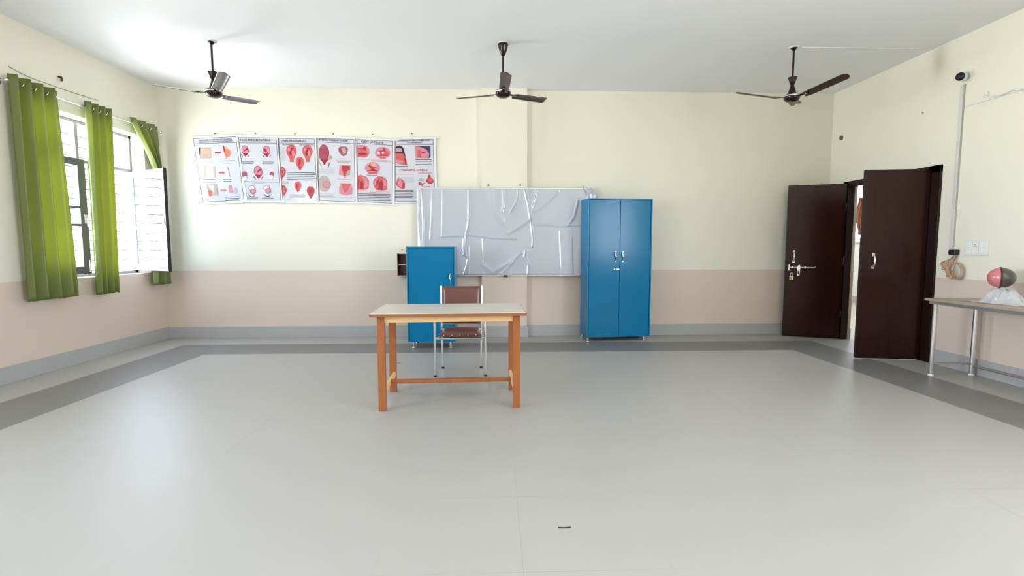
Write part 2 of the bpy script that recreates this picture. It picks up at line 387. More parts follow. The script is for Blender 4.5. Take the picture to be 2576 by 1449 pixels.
# reveal skirting
struct(MB().box(XR+0.075, XR+0.13, DY1-0.012, DY1, 0, 0.15, SKIRT).build('baseboard_doorway'), 'short grey skirting inside the doorway', 'baseboard')
def pull_handle(mb, x, z0, z1, yface, sgn, m):
    pts = [(x, yface, z0)]+[(x+0.0, yface+sgn*(0.012+0.03*math.sin(PI*t)), z0+(z1-z0)*t) for t in [0.08, 0.2, 0.35, 0.5, 0.65, 0.8, 0.92]]+[(x, yface, z1)]
    mb.tube(pts, 0.009, m, 10)
    mb.box(x-0.014, x+0.014, min(yface, yface+sgn*0.004), max(yface, yface+sgn*0.004), z0-0.018, z0+0.018, m)
    mb.box(x-0.014, x+0.014, min(yface, yface+sgn*0.004), max(yface, yface+sgn*0.004), z1-0.018, z1+0.018, m)
def leaf(name, label, hx, hy, fx, fy, z0, z1):
    """door leaf; local x runs from the free edge to the hinge, visible face at local y = 0 looking to -y"""
    d = Vector((hx-fx, hy-fy, 0)); w = d.length
    root = empty(name, label, 'door', (fx, fy, 0), math.atan2(d.y, d.x)); root['kind'] = 'structure'
    mb = MB().box(0, w, 0, 0.036, z0, z1, DARKWOOD, bev=0.003)
    mb.build('panel', root)
    lp = MB(); e = 0.032
    for a in ((0.0, e, z0, z1), (w-e, w, z0, z1), (e, w-e, z1-e, z1), (e, w-e, z0, z0+e)):
        lp.box(a[0], a[1], -0.005, 0.0, a[2], a[3], FRAMEWOOD)
    lp.build('edge_lipping', root)
    hg = MB()
    for z in (0.35, 1.1, 1.85):
        hg.tube([(w+0.004, 0.018, z-0.05), (w+0.004, 0.018, z+0.05)], 0.008, STEEL, 8)
    hg.build('hinge', root)
    return root, w
dl, w1 = leaf('door_1', 'open dark brown door leaf with sliding bolt and padlock, nearer the back wall', 4.865, 6.81, 4.200, 7.075, 0.012, 2.172)
mb = MB(); pull_handle(mb, 0.105, 1.09, 1.23, -0.005, -1, SILVER); mb.build('pull_handle', dl)['label'] = 'pale metal pull handle'
mb = MB(); z = 1.008
mb.tube([(0.045, -0.018, z), (0.37, -0.018, z)], 0.0065, SILVER, 8)
mb.tube([(0.37, -0.018, z), (0.385, -0.03, z+0.012)], 0.0065, SILVER, 8)
mb.box(0.040, 0.052, -0.03, 0, z-0.045, z+0.04, SILVER)
for x in (0.085, 0.25): mb.box(x-0.008, x+0.008, -0.028, 0, z-0.016, z+0.016, SILVER)
mb.prism([(0.162, z+0.03), (0.182, z+0.035), (0.19, z+0.0), (0.182, z-0.115), (0.150, z-0.115), (0.146, z)], -0.034, -0.026, SILVER)
mb.tube([(0.166, -0.036, z-0.10), (0.166, -0.036, z-0.05)], 0.009, BLACK, 8)
mb.build('sliding_bolt', dl)['label'] = 'pale metal sliding bolt with hasp'
pl = empty('padlock', 'small brass coloured padlock hanging on the door leaf below the sliding bolt', 'padlock', dl.matrix_world @ Vector((0, 0, 0)))
pl.location = (4.200+math.cos(dl.rotation_euler.z)*0.085+math.sin(dl.rotation_euler.z)*0.03, 7.075+math.sin(dl.rotation_euler.z)*0.085-math.cos(dl.rotation_euler.z)*0.024, 0.825); pl.rotation_euler = (0, 0, dl.rotation_euler.z)
MB().box(-0.026, 0.026, -0.012, 0.012, 0, 0.055, BRASS, bev=0.005).box(-0.012, -0.002, -0.0135, -0.012, 0.008, 0.045, BLACK).build('lock_body', pl)
MB().tube([(-0.017, 0, 0.05), (-0.017, 0, 0.085)]+arc((0, 0, 0.085), 0.017, PI, 0, 8)+[(0.017, 0, 0.05)], 0.0045, SILVER, 8).build('shackle', pl)
dr, w2 = leaf('door_2', 'nearer open dark brown door leaf with one pale pull handle', 4.872, 5.492, 4.197, 5.585, 0.010, 2.168)
mb = MB(); pull_handle(mb, 0.13, 1.07, 1.21, -0.005, -1, SILVER); mb.build('pull_handle', dr)['label'] = 'pale metal pull handle'

# ------------------------------------------------------------ windows
def window(name, y0, y1, label, full):
    root = empty(name, label, 'window', (XL-0.22, (y0+y1)/2, WZ0)); root['kind'] = 'structure'
    hw = (y1-y0)/2; H = WZ1-WZ0; x0, x1 = 0.0, 0.05; ft = 0.035; tz = 1.345
    mb = MB().box(x0, x1, -hw, -hw+ft, 0, H, GREYFRAME).box(x0, x1, hw-ft, hw, 0, H, GREYFRAME)
    mb.box(x0, x1, -hw, hw, 0, ft, GREYFRAME).box(x0, x1, -hw, hw, H-ft, H, GREYFRAME)
    mb.build('window_frame', root)
    MB().box(x0, x1, -0.022, 0.022, ft, H-ft, GREYFRAME).build('mullion', root)
    MB().box(x0, x1, -hw+ft, -0.022, tz-0.018, tz+0.022, GREYFRAME).box(x0, x1, 0.022, hw-ft, tz-0.018, tz+0.022, GREYFRAME).build('transom', root)
    if full:
        for s in (-1, 1):
            a, b = (-hw+ft, -0.022) if s < 0 else (0.022, hw-ft)
            MB().box(0.02, 0.025, a, b, tz+0.022, H-ft, GLASS).build('top_pane', root)
    n = 15
    for i in range(n):
        z = 0.06+i*(H-0.1)/(n-1)
        MB().tube([(-0.03, -hw, z), (-0.03, hw, z)], 0.0075, GRILLE, 6).build('grille_bar', root)
    return root
wroot = window('window_1', 5.18, 6.92, 'barred grey framed window with two open sashes behind green curtains', True)
def sash(hy, hx, fy, fx, gl, m, label, stile=0.055):
    """casement from its hinge to its free edge (world x, y) as a child of window_1"""
    ox, oy, oz = wroot.location
    d = Vector((fx-hx, fy-hy, 0)); w = d.length; a = math.atan2(d.y, d.x)
    z0, z1 = 0.992-oz, 2.292-oz
    mb = MB(); t = 0.032; s = stile
    mb.box(0, s, -t/2, t/2, z0, z1, m, bev=0.004).box(w-s, w, -t/2, t/2, z0, z1, m, bev=0.004)
    mb.box(s, w-s, -t/2, t/2, z0, z0+0.085, m, bev=0.004).box(s, w-s, -t/2, t/2, z1-0.075, z1, m, bev=0.004)
    for zr in (1.535-oz, 1.735-oz): mb.box(s, w-s, -t/2+0.003, t/2-0.003, zr, zr+0.028, m, bev=0.003)
    o = mb.build('casement_sash', wroot); o.location = (hx-ox, hy-oy, 0); o.rotation_euler = (0, 0, a); o['label'] = label
    MB().box(s, w-s, -0.003, 0.003, z0+0.075, z1-0.06, gl).build('sash_glass', o)
    mb = MB(); zz = 1.62-oz
    for sg in (-1, 1):
        mb.box(w-0.045, w-0.012, sg*t/2, sg*(t/2+0.012), zz-0.05, zz+0.05, WHITE) if sg > 0 else mb.box(w-0.045, w-0.012, -t/2-0.012, -t/2, zz-0.05, zz+0.05, WHITE)
    mb.tube([(w-0.028, -t/2-0.02, zz), (w-0.028, -t/2-0.02, zz-0.09)], 0.007, WHITE, 8)
    mb.build('sash_handle', o)
    MB().tube([(w-0.02, 0, z0+0.02), (w-0.02, 0.03, z0+0.0)], 0.008, SILVER, 8).tube([(w-0.03, -t/2-0.01, z0+0.02), (w-0.03, -t/2-0.01, z0+0.16)], 0.006, SILVER, 8).build('sash_stay', o)
sash(5.225, -4.822, 5.945, -4.682, GLASS, mat('shaded_sash_paint', (0.13, 0.13, 0.145), 0.4), 'slightly open grey sash with its shade in the colour', 0.085)  # colour darkened to stand for the shade on this sash
sash(6.885, -4.822, 6.535, -4.165, GLASS_D, mat('pale_sash_paint', (0.40, 0.41, 0.44), 0.35), 'wide open pale sash with dark free edge')
# dark closing edge on the wide open sash
o = [c for c in wroot.children if c.name.startswith('casement_sash')][-1]
_w = Vector((-4.165+4.822, 6.535-6.885, 0)).length; oz = wroot.location.z
MB().box(_w, _w+0.012, -0.02, 0.02, 0.985-oz, 2.298-oz, mat('dark_sash_edge', (0.02, 0.016, 0.018), 0.4)).build('closing_strip', o)
for i, (a, b) in enumerate(LEFT_WINDOWS[1:]): window('window_%d' % (i+2), a, b, 'barred grey framed window further along the left wall', False)
for i, (a, b) in enumerate(RIGHT_WINDOWS):
    root = empty('window_%d' % (i+4), 'grey framed window in the right wall beside the camera', 'window', (XR+0.08, (a+b)/2, WZ0)); root['kind'] = 'structure'
    hw = (b-a)/2; H = WZ1-WZ0; mb = MB()
    mb.box(0, .05, -hw, -hw+.04, 0, H, GREYFRAME).box(0, .05, hw-.04, hw, 0, H, GREYFRAME).box(0, .05, -hw, hw, 0, .04, GREYFRAME).box(0, .05, -hw, hw, H-.04, H, GREYFRAME).box(0, .05, -.02, .02, 0, H, GREYFRAME)
    mb.build('window_frame', root)

# ------------------------------------------------------------ curtains and rod
RX, RZ = -4.565, 2.862
rod = empty('curtain_rod', 'thin pale steel curtain rod above the barred window', 'curtain rod', (RX, 6.03, RZ))
MB().tube([(0, -1.05, 0), (0, 1.09, 0)], 0.0095, CHROME, 12).build('rod', rod)
for s in (-1.045, 1.085):
    mb = MB().tube([(-0.085, s, 0), (0, s, 0)], 0.008, CHROME, 10)
    mb.box(-0.091, -0.083, s-0.02, s+0.02, -0.03, 0.03, CHROME).lathe([(0.0001, -0.02), (0.016, -0.012), (0.018, 0), (0.013, 0.014), (0.0001, 0.02)], SILVER, 14, T=Matrix.Translation((0, s*1.012, 0)) @ Matrix.Rotation(PI/2, 4, 'X'))
    mb.build('rod_bracket', rod)
def curtain(name, label, waves, path, amp, seed, groms=True):
    """path(v) -> (y_start, y_end, x_shift) at v = 0 (top) .. 1 (hem)"""
    rnd = random.Random(seed); ph = [rnd.uniform(-0.5, 0.5) for _ in range(8)]
    zt, zb = 2.925, path(None)
    root = empty(name, label, 'curtain', (RX, (path(0)[0]+path(0)[1])/2, zb))
    ox, oy, oz = root.location
    def fn(u, v):
        a, b, xs = path(v)
        uu = u+0.012*math.sin(3*v+ph[0]*6)*math.sin(PI*u)
        th = 2*PI*waves*uu+0.35*math.sin(2.2*v+ph[1]*6)*v
        A = amp*(1-0.18*v)
        x = RX+xs+A*math.sin(th)+0.012*v*math.sin(th*0.5+ph[2]*6)
        y = a+(b-a)*(uu+0.25/waves/6.28*math.sin(2*th)*0.6)
        z = zt+(zb-zt)*v+0.008*math.sin(th*1.0+ph[3])*v*v
        if v < 0.02: z += 0.0
        return (x-ox, y-oy, z-oz)
    MB().grid(fn, int(waves*26), 60, CURT).build('fabric', root, solid=0.003)
    if groms:
        g = MB(); vz = (zt-RZ)/(zt-zb)
        k = 0
        while k <= 2*waves:
            u = k/(2*waves)
            if 0.02 < u < 0.98:
                a, b, xs = path(vz); y = a+(b-a)*u
                # ring facing along the rod
                c = (RX-ox, y-oy, RZ-oz)
                MB().tube([(c[0]+0.024*math.cos(t), c[1]+0.012*math.sin(t)*(-1)**k, c[2]+0.024*math.sin(t)) for t in [2*PI*i/18 for i in range(18)]], 0.0045, SILVER, 8, closed=True).build('grommet', root)
            k += 1
    return root
def p1(v):
    if v is None: return 0.765
    return (4.985+0.02*v, 5.515+0.09*v, 0.0)
def p2(v):
    if v is None: return 0.755
    return (5.865-0.01*v, 6.215-0.045*v, 0.0)
def p3(v):
    if v is None: return 0.79
    s = min(1, v/0.27); s = s*s*(3-2*s)*0.35+0.65*s
    if v < 0.27: a = 6.555+s*0.385; b = 7.075-0.01*s
    else:
        t = (v-0.27)/0.73; a = 6.94-0.13*t; b = 7.065+0.10*t
    return (a, b, 0.02*min(1, v*3))
curtain('curtain', 'wide green grommet curtain, nearest of the three on the rod', 4.0, p1, 0.066, 3)
curtain('curtain', 'narrow green grommet curtain hanging in the middle of the window', 3.5, p2, 0.058, 5)
curtain('curtain', 'green grommet curtain tucked behind the wide open sash', 3, p3, 0.050, 8)
# thin wire and hook on the wall above the curtains
o = MB().tube([(XL+0.004, 5.10, 3.03), (XL+0.006, 5.22, 3.005), (XL+0.004, 5.34, 2.995), (XL+0.005, 5.67, 2.998), (XL+0.004, 5.95, 3.007), (XL+0.003, 6.2, 3.018)], 0.0035, mat('grey_wire', (0.35, 0.34, 0.30), 0.5), 6).build('wire')
tag(o, 'thin grey wire run along the wall above the curtain rod', 'wire')
o = MB().tube([(XL, 5.66, 3.115), (XL+0.03, 5.66, 3.11), (XL+0.034, 5.66, 3.09), (XL+0.028, 5.66, 3.07)], 0.010, mat('rust', (0.06, 0.04, 0.03), 0.7), 8).build('wall_hook')
tag(o, 'small dark hook on the wall above the nearest green curtain', 'hook')

# ------------------------------------------------------------ cupboards
def leg_foot(mb, x, y, m, h):
    mb.tube([(x, y, 0.012), (x, y, h)], 0.016, m, 12); mb.lathe([(0.024, 0), (0.024, 0.008), (0.017, 0.016)], m, 14, T=Matrix.Translation((x, y, 0)))
def cup_handle(mb, x, z0, z1):
    n = 12; pts = []; rs = []
    for i in range(n+1):
        t = i/n; pts.append((x+0.006*math.sin(2*PI*t), -0.012-0.022*math.sin(PI*t), z0+(z1-z0)*t)); rs.append(0.006+0.005*abs(math.sin(PI*t*3)))
    mb.tube(pts, rs, CHROME, 12)
    for z in (z0, z1): mb.tube([(x, 0, z), (x, -0.015, z)], 0.010, CHROME, 12)
def cupboard(name, label, loc, rz, W, D, Z0, Z1, doors, handles, feet):
    root = empty(name, label, 'cupboard', loc, rz)
    mb = MB(); t = 0.018
    mb.box(0, t, 0.002, D, Z0, Z1, BLUE).box(W-t, W, 0.002, D, Z0, Z1, BLUE).box(t, W-t, 0.002, D, Z1-t, Z1, BLUE).box(t, W-t, 0.002, D, Z0, Z0+t, BLUE).box(t, W-t, D-t, D, Z0+t, Z1-t, BLUE)
    e = 0.0035
    mb.box(0, W, 0, 0.002, Z1-0.006, Z1, BLUE_E).box(0, 0.006, 0, 0.002, Z0, Z1-0.006, BLUE_E).box(W-0.006, W, 0, 0.002, Z0, Z1-0.006, BLUE_E)
    mb.build('body', root, bevel=0.0015)
    dw = (W-2*t-0.004*(doors+1))/doors
    for k in range(doors):
        x0 = t+0.004+k*(dw+0.004)
        d = MB().box(x0, x0+dw, 0.007, 0.027, Z0+0.012, Z1-t-0.004, BLUE, bev=0.0035).build('door', root)
        mb = MB()
        hx, z0, z1 = handles[k]
        T = Matrix.Translation((0, 0.007, 0)); cup_handle(mb, hx, z0, z1); mb.v = [(a, b+0.007, c) for a, b, c in mb.v]
        mb.build('door_handle', d)['label'] = 'chrome door handle'
    for (x, y) in feet:
        mb = MB(); leg_foot(mb, x, y, CHROME, Z0); mb.build('foot', root)
    return root
big = cupboard('cupboard', 'tall blue two door steel cupboard on short feet beside the wrapped board', (1.260, 6.725, 0), R(6.2), 0.912, 0.335, 0.058, 1.955, 2, [(0.393, 1.11, 1.235), (0.495, 1.105, 1.23)], [(0.02, 0.02), (0.02, 0.30), (0.83, 0.03), (0.85, 0.30)])
MB().box(0.37, 0.452, 0.0, 0.007, 0.985, 1.003, SILVER, bev=0.004).tube([(0.39, 0.001, 0.994), (0.405, -0.003, 0.994)], 0.006, BLACK, 8).build('lock_plate', big)['label'] = 'small pale lock plate'
small = cupboard('cupboard', 'lower blue single door steel cupboard behind the wooden table and chair', (-1.118, 6.36, 0), 0.0, 0.612, 0.40, 0.085, 1.307, 1, [(0.552, 0.845, 0.955)], [(0.07, 0.03), (0.545, 0.03), (0.07, 0.37), (0.545, 0.37)])

# ------------------------------------------------------------ small wall shelf and nails
sh = empty('wall_shelf', 'small open brown wall shelf partly hidden by the lower blue cupboard', 'shelf', (-1.378, 7.10, 0.885))
W_, H_, D_ = 0.30, 0.33, YB-7.10
MB().box(0.012, W_-0.012, D_-0.012, D_, 0.012, H_-0.012, SHELFWOOD).box(0, 0.012, 0.004, D_, 0, H_, SHELFWOOD).box(W_-0.012, W_, 0.004, D_, 0, H_, SHELFWOOD).build('shelf_case', sh)
for z in (0.0, 0.16, H_-0.014): MB().box(0.012 if 0 < z < 0.3 else 0, W_-(0.012 if 0 < z < 0.3 else 0), 0.0, D_-0.012, z, z+0.014, SHELFWOOD).box(0.012, W_-0.012, -0.002, 0.0, z, z+0.014, SHELFEDGE).build('shelf_board', sh)
NAIL = mat('nail_steel', (0.09, 0.07, 0.06), 0.5)
def nail(x, y, z, label, group=None, d=(0, -1, 0), r=0.006, l=0.025):
    p = Vector((x, y, z)); d = Vector(d)
    mb = MB().tube([p-d*0.004, p+d*l], r*0.6, NAIL, 8).tube([p+d*l, p+d*(l+0.004)], r*1.5, NAIL, 10)
    return tag(mb.build('wall_nail'), label, 'nail', group)
nail(-1.325, YB, 1.262, 'nail in the wall just above the small brown shelf')
nail(-0.083, 7.135, 2.165, 'left of the two nails above the wrapped board', r=0.008)
nail(0.364, 7.135, 2.168, 'right of the two nails above the wrapped board', r=0.008)
POSTER_NAMES = ['leftmost poster about breast changes', 'poster headed face presentation', 'twin pregnancy poster', 'breech presentation poster', 'cleft lip-palate poster', 'rightmost poster about newborn malformation']
for x, z, k in [(-3.87, 2.868, 0), (-3.32, 2.878, 1), (-2.78, 2.876, 2), (-2.25, 2.877, 3), (-1.706, 2.872, 4), (-1.158, 2.890, 5)]:
    nail(x, YB, z, 'nail in the wall above the '+POSTER_NAMES[k], 'nails above the posters')

# ------------------------------------------------------------ wrapped board
wb = empty('whiteboard', 'long wall board wrapped in wrinkled translucent plastic sheet', 'whiteboard', (0.14, 7.135, 0.895))
HW, BH = 1.232, 1.232
MB().box(-HW+0.02, HW-0.02, -0.032, -0.010, 0.02, BH-0.02, mat('white_board', (0.80, 0.81, 0.83), 0.3)).build('board_surface', wb)
mb = MB(); al = mat('aluminium', (0.7, 0.7, 0.72), 0.35, metal=0.8)
mb.box(-HW, HW, -0.038, 0, 0, 0.022, al).box(-HW, HW, -0.038, 0, BH-0.022, BH, al).box(-HW, -HW+0.022, -0.038, 0, 0.022, BH-0.022, al).box(HW-0.022, HW, -0.038, 0, 0.022, BH-0.022, al)
mb.build('board_frame', wb)
# folds of the wrap: (x, z) polylines in board coordinates, width, height
def FP(px, pz): return ((px-1049)/441.0*2*HW-HW, (693-pz)/221.0*BH)
FOLDS = [([(1062, 475), (1066, 560), (1064, 600), (1068, 690)], 0.012, 0.012), ([(1054, 480), (1052, 550), (1058, 620), (1052, 690)], 0.012, 0.010),
 ([(1180, 478), (1179, 555), (1172, 590), (1166, 640)], 0.013, 0.012), ([(1166, 600), (1164, 626), (1176, 650), (1174, 665), (1165, 692)], 0.012, 0.013), ([(1178, 620), (1178, 692)], 0.010, 0.008),
 ([(1266, 478), (1267, 510), (1262, 530)], 0.018, 0.008), ([(1304, 478), (1300, 505), (1282, 535)], 0.016, 0.012), ([(1320, 478), (1330, 520), (1336, 560), (1341, 600), (1340, 620)], 0.011, 0.016),
 ([(1330, 472), (1333, 520)], 0.010, 0.012), ([(1350, 475), (1340, 510), (1333, 530)], 0.016, 0.009), ([(1322, 630), (1320, 645), (1330, 665), (1328, 692)], 0.016, 0.015),
 ([(1110, 594), (1180, 590), (1230, 596), (1300, 600)], 0.013, 0.007), ([(1340, 562), (1400, 567), (1460, 566)], 0.010, 0.006), ([(1212, 600), (1214, 690)], 0.008, 0.006),
 ([(1235, 478), (1240, 520), (1262, 556)], 0.05, 0.008), ([(1280, 585), (1320, 560), (1332, 550)], 0.03, 0.008), ([(1215, 665), (1240, 685), (1290, 655), (1310, 635)], 0.03, 0.010),
 ([(1260, 690), (1290, 660)], 0.02, 0.008), ([(1405, 478), (1380, 505), (1345, 530)], 0.03, 0.006), ([(1455, 500), (1445, 545), (1430, 565)], 0.02, 0.008), ([(1115, 480), (1112, 590)], 0.014, 0.005),
 ([(1090, 478), (1083, 600)], 0.02, 0.004), ([(1440, 600), (1443, 690)], 0.012, 0.005), ([(1405, 580), (1410, 690)], 0.03, 0.004)]
FOLDS = [([FP(*p) for p in pts], w, h) for pts, w, h in FOLDS]
def fold_h(x, z):
    h = 0.0
    for pts, w, a in FOLDS:
        best = 9
        for (x0, z0), (x1, z1) in zip(pts, pts[1:]):
            dx, dz = x1-x0, z1-z0; t = max(0, min(1, ((x-x0)*dx+(z-z0)*dz)/(dx*dx+dz*dz)))
            d = math.hypot(x-x0-t*dx, z-z0-t*dz)
            if d < best: best = d
        if best < 3.5*w: h += 1.35*a*math.exp(-(best/(0.85*w))**2)
    return h
def wrapf(u, v):
    x = -HW-0.006+u*(2*HW+0.012); z = -0.008+v*(BH+0.016)
    edge = min(1, min(u, 1-u)/0.008, min(v, 1-v)/0.012)
    h = fold_h(x, z)+0.0035*math.sin(3.1*x+1.3*math.sin(2.2*z))*math.sin(2.7*z+1.7*x)+0.0015*math.sin(9*x+4*z)+0.004
    return (x, -0.040-h if edge >= 1 else -0.030*edge, z)
MB().grid(wrapf, 330, 120, WRAP).build('plastic_wrap', wb)['label'] = 'wrinkled greyish translucent plastic sheet'
mb = MB()
def tuft(u, v):
    return (HW-0.10+0.16*u+0.03*math.sin(v*5), -0.05-0.02*math.sin(u*9+v*3), BH-0.16+0.2*v*(1-0.25*u))
mb.grid(tuft, 14, 14, WRAP); mb.build('loose_wrap_corner', wb)
MB().box(0.155-0.14-0.03, 0.155-0.14+0.03, -0.052, -0.008, -0.022, 0.006, BLACK, bev=0.006).build('black_clip', wb)['label'] = 'small black clip on the lower edge'

# ------------------------------------------------------------ posters
PW = mat('poster_paper', (0.60, 0.60, 0.67), 0.22, coat=0.35); PB = mat('poster_black', (0.02, 0.02, 0.035), 0.3); PR = mat('poster_red', (0.48, 0.015, 0.035), 0.3)
PD = mat('poster_dark_red', (0.33, 0.008, 0.03), 0.3); PS = mat('poster_salmon', (0.60, 0.095, 0.10), 0.3); PP = mat('poster_pink', (0.60, 0.23, 0.29), 0.3)
PG = mat('poster_grey', (0.42, 0.42, 0.44), 0.3); PM = mat('poster_mauve', (0.34, 0.06, 0.11), 0.3); PO = mat('poster_olive', (0.42, 0.36, 0.30), 0.3)
PK = mat('poster_skin', (0.58, 0.38, 0.28), 0.3); PN = mat('poster_navy', (0.02, 0.04, 0.10), 0.3); PF = mat('poster_flesh_orange', (0.68, 0.19, 0.12), 0.3); PWW = mat('poster_white', (0.76, 0.76, 0.80), 0.22, coat=0.35)
CM = dict(w=PWW, b=PB, r=PR, d=PD, s=PS, p=PP, g=PG, m=PM, o=PO, k=PK, n=PN, f=PF)
def text_mesh(txt):
    c = bpy.data.curves.new('t', 'FONT'); c.body = txt; c.align_x = 'LEFT'; c.size = 1; c.offset = 0.012
    o = bpy.data.objects.new('t', c); COL.objects.link(o)
    dg = bpy.context.evaluated_depsgraph_get(); me = bpy.data.meshes.new_from_object(o.evaluated_get(dg))
    vs = [tuple(v.co) for v in me.vertices]; fs = [tuple(p.vertices) for p in me.polygons]
    bpy.data.objects.remove(o); bpy.data.curves.remove(c); bpy.data.meshes.remove(me)
    return vs, fs
def crop_xz(cx, cy, org):     # pixel of the poster study -> metres on the wall (x, z)
    px = org+cx/6.9; py = 320+cy/6.9
    return (-4.164+(px-487)*0.005472-0.0000, 2.812-(py-346)*0.005415)
def poster(label, name_k, org, corners, border, head, texts, shapes, yk):
    """corners / border in study pixels (tl, tr, br, bl)"""
    yy = YB-0.010-yk
    P = lambda c: crop_xz(c[0], c[1], org)
    bx, bz = P(corners[3]); root = empty('poster', label, 'poster', (bx, yy, bz), 0, 'medical posters in a row on the back wall')
    mb = MB(); depth = [0]
    def poly(pts, m):
        depth[0] += 1; y = -0.00012*depth[0]-0.0006
        q = [P(p) for p in pts]; n = len(q)
        a = sum(q[i][0]*q[(i+1) % n][1]-q[(i+1) % n][0]*q[i][1] for i in range(n))
        if a < 0: q = q[::-1]
        mb.add([(x-bx, y, z-bz) for x, z in q], [tuple(range(n))], m)
    tl, tr, br, bl = corners
    q = [P(c) for c in (bl, br, tr, tl)]
    mb.prism([(x-bx, z-bz) for x, z in q], -0.0006, 0.0006, PWW)
    def line(a, b, w, m):
        ax, ay = a; bx_, by_ = b; L = math.hypot(bx_-ax, by_-ay) or 1; nx, ny = -(by_-ay)/L*w/2, (bx_-ax)/L*w/2
        poly([(ax+nx, ay+ny), (bx_+nx, by_+ny), (bx_-nx, by_-ny), (ax-nx, ay-ny)], m)
    b = border; poly(b, PW)
    for i in range(4): line(b[i], b[(i+1) % 4], 7, PB)
    line(head[0], head[1], 7, PB)
    def ell(cx, cy, rx, ry, m, rot=0, n=22, a0=0, a1=360, egg=0):
        pts = []
        for i in range(n if a1-a0 == 360 else n+1):
            t = R(a0+(a1-a0)*i/n); x = rx*math.cos(t); y = ry*math.sin(t)
            if egg: x *= 1-egg*(y/ry)
            pts.append((cx+x*math.cos(R(rot))-y*math.sin(R(rot)), cy+x*math.sin(R(rot))+y*math.cos(R(rot))))
        poly(pts, m)
    for s in shapes:
        k, c, a = s[0], CM[s[1]], s[2:]
        if k == 'P': poly([(a[0][i], a[0][i+1]) for i in range(0, len(a[0]), 2)], c)
        elif k == 'E': ell(a[0], a[1], a[2], a[3], c, a[4] if len(a) > 4 else 0, egg=a[5] if len(a) > 5 else 0)
        elif k == 'L': line((a[0], a[1]), (a[2], a[3]), a[4], c)
        elif k == 'T':      # lines of small print: x0, x1, y0, step, n, w
            for i in range(a[4]): line((a[0], a[2]+i*a[3]), (a[1]-(18*(i % 3 == 2)), a[2]+i*a[3]+(a[6] if len(a) > 6 else 0)), a[5], c)
        elif k == 'A':      # arrow: x0, x1, y
            x0, x1, y = a; poly([(x0, y-13), (x1-50, y-13), (x1-50, y-24), (x1, y), (x1-50, y+22), (x1-50, y+13), (x0, y+15)], c)
    for (txt, x0, y0, x1, y1, hgt, c) in texts:
        vs, fs = text_mesh(txt); mx = max(v[0] for v in vs); my = max(v[1] for v in vs)
        depth[0] += 1; y = -0.00012*depth[0]-0.0006
        out = []
        for v in vs:
            t = v[0]/mx; cx = x0+(x1-x0)*t; cy = y0+(y1-y0)*t-v[1]/my*hgt
            X, Z = P((cx, cy)); out.append((X-bx, y, Z-bz))
        mb.add(out, fs, CM[c])
    mb.build('sheet', root)
    for (a, b2, dy) in ((tl, tr, -1), (bl, br, 1)):     # the white hanging strips, a bit longer than the sheet on the right
        ax, az = P(a); ex, ez = P(b2); d = Vector((ex-ax, 0, ez-az)); L = d.length; d.normalize()
        T = Matrix.Translation((ax-bx, 0, az-bz)) @ Matrix.Rotation(-math.atan2(d.z, d.x), 4, 'Y')
        MB().box(-0.01, L+0.055, -0.0022, 0.0022, -0.008, 0.012, PWW, T=T).build('hanging_strip', root)
    return root
def uterus(cx, cy, s, c='s', d='d', p='p'):
    return [('E', c, cx, cy-20*s, 90*s, 115*s, 0, 0.12), ('P', c, [cx-62*s, cy+50*s, cx+62*s, cy+50*s, cx+34*s, cy+120*s, cx+36*s, cy+165*s, cx-36*s, cy+165*s, cx-32*s, cy+120*s]),
            ('E', d, cx-8*s, cy-15*s, 26*s, 70*s, 8), ('E', p, cx-38*s, cy-55*s, 26*s, 30*s, 20), ('E', p, cx+28*s, cy+10*s, 24*s, 52*s, -12), ('E', d, cx+22*s, cy-75*s, 30*s, 12*s)]
def drop(cx, cy, s, rot=0, c='s', d='r'):
    return [('E', c, cx, cy-10*s, 70*s, 90*s, 0, 0.1), ('P', c, [cx-60*s, cy+35*s, cx+60*s, cy+35*s, cx+8*s, cy+125*s, cx-12*s, cy+125*s]), ('E', d, cx-5*s, cy-5*s, 26*s, 62*s, 12), ('P', d, [cx-22*s, cy+70*s, cx+24*s, cy+70*s, cx, cy+120*s])]
def womb(cx, cy, s, c='p', flip=1):
    return [('E', 'm', cx, cy, 66*s, 92*s, -6*flip), ('E', c, cx, cy, 58*s, 84*s, -6*flip), ('E', 'd', cx+10*flip*s, cy+5*s, 20*s, 58*s, 35*flip), ('E', c, cx+6*s, cy+22*s, 12*s, 36*s, 40), ('P', 'd', [cx-50*s, cy+52*s, cx+50*s, cy+52*s, cx+5*s, cy+120*s]),
            ('P', 'b', [cx-85*s, cy+70*s, cx-60*s, cy+85*s, cx-38*s, cy+130*s, cx-55*s, cy+118*s]), ('P', 'm', [cx+85*s, cy+70*s, cx+60*s, cy+85*s, cx+38*s, cy+130*s, cx+55*s, cy+118*s]), ('L', 'p', cx-70*s, cy+30*s, cx-105*s, cy+5*s, 7), ('L', 'p', cx+70*s, cy+30*s, cx+105*s, cy+5*s, 7)]
A0, B0 = 470, 780
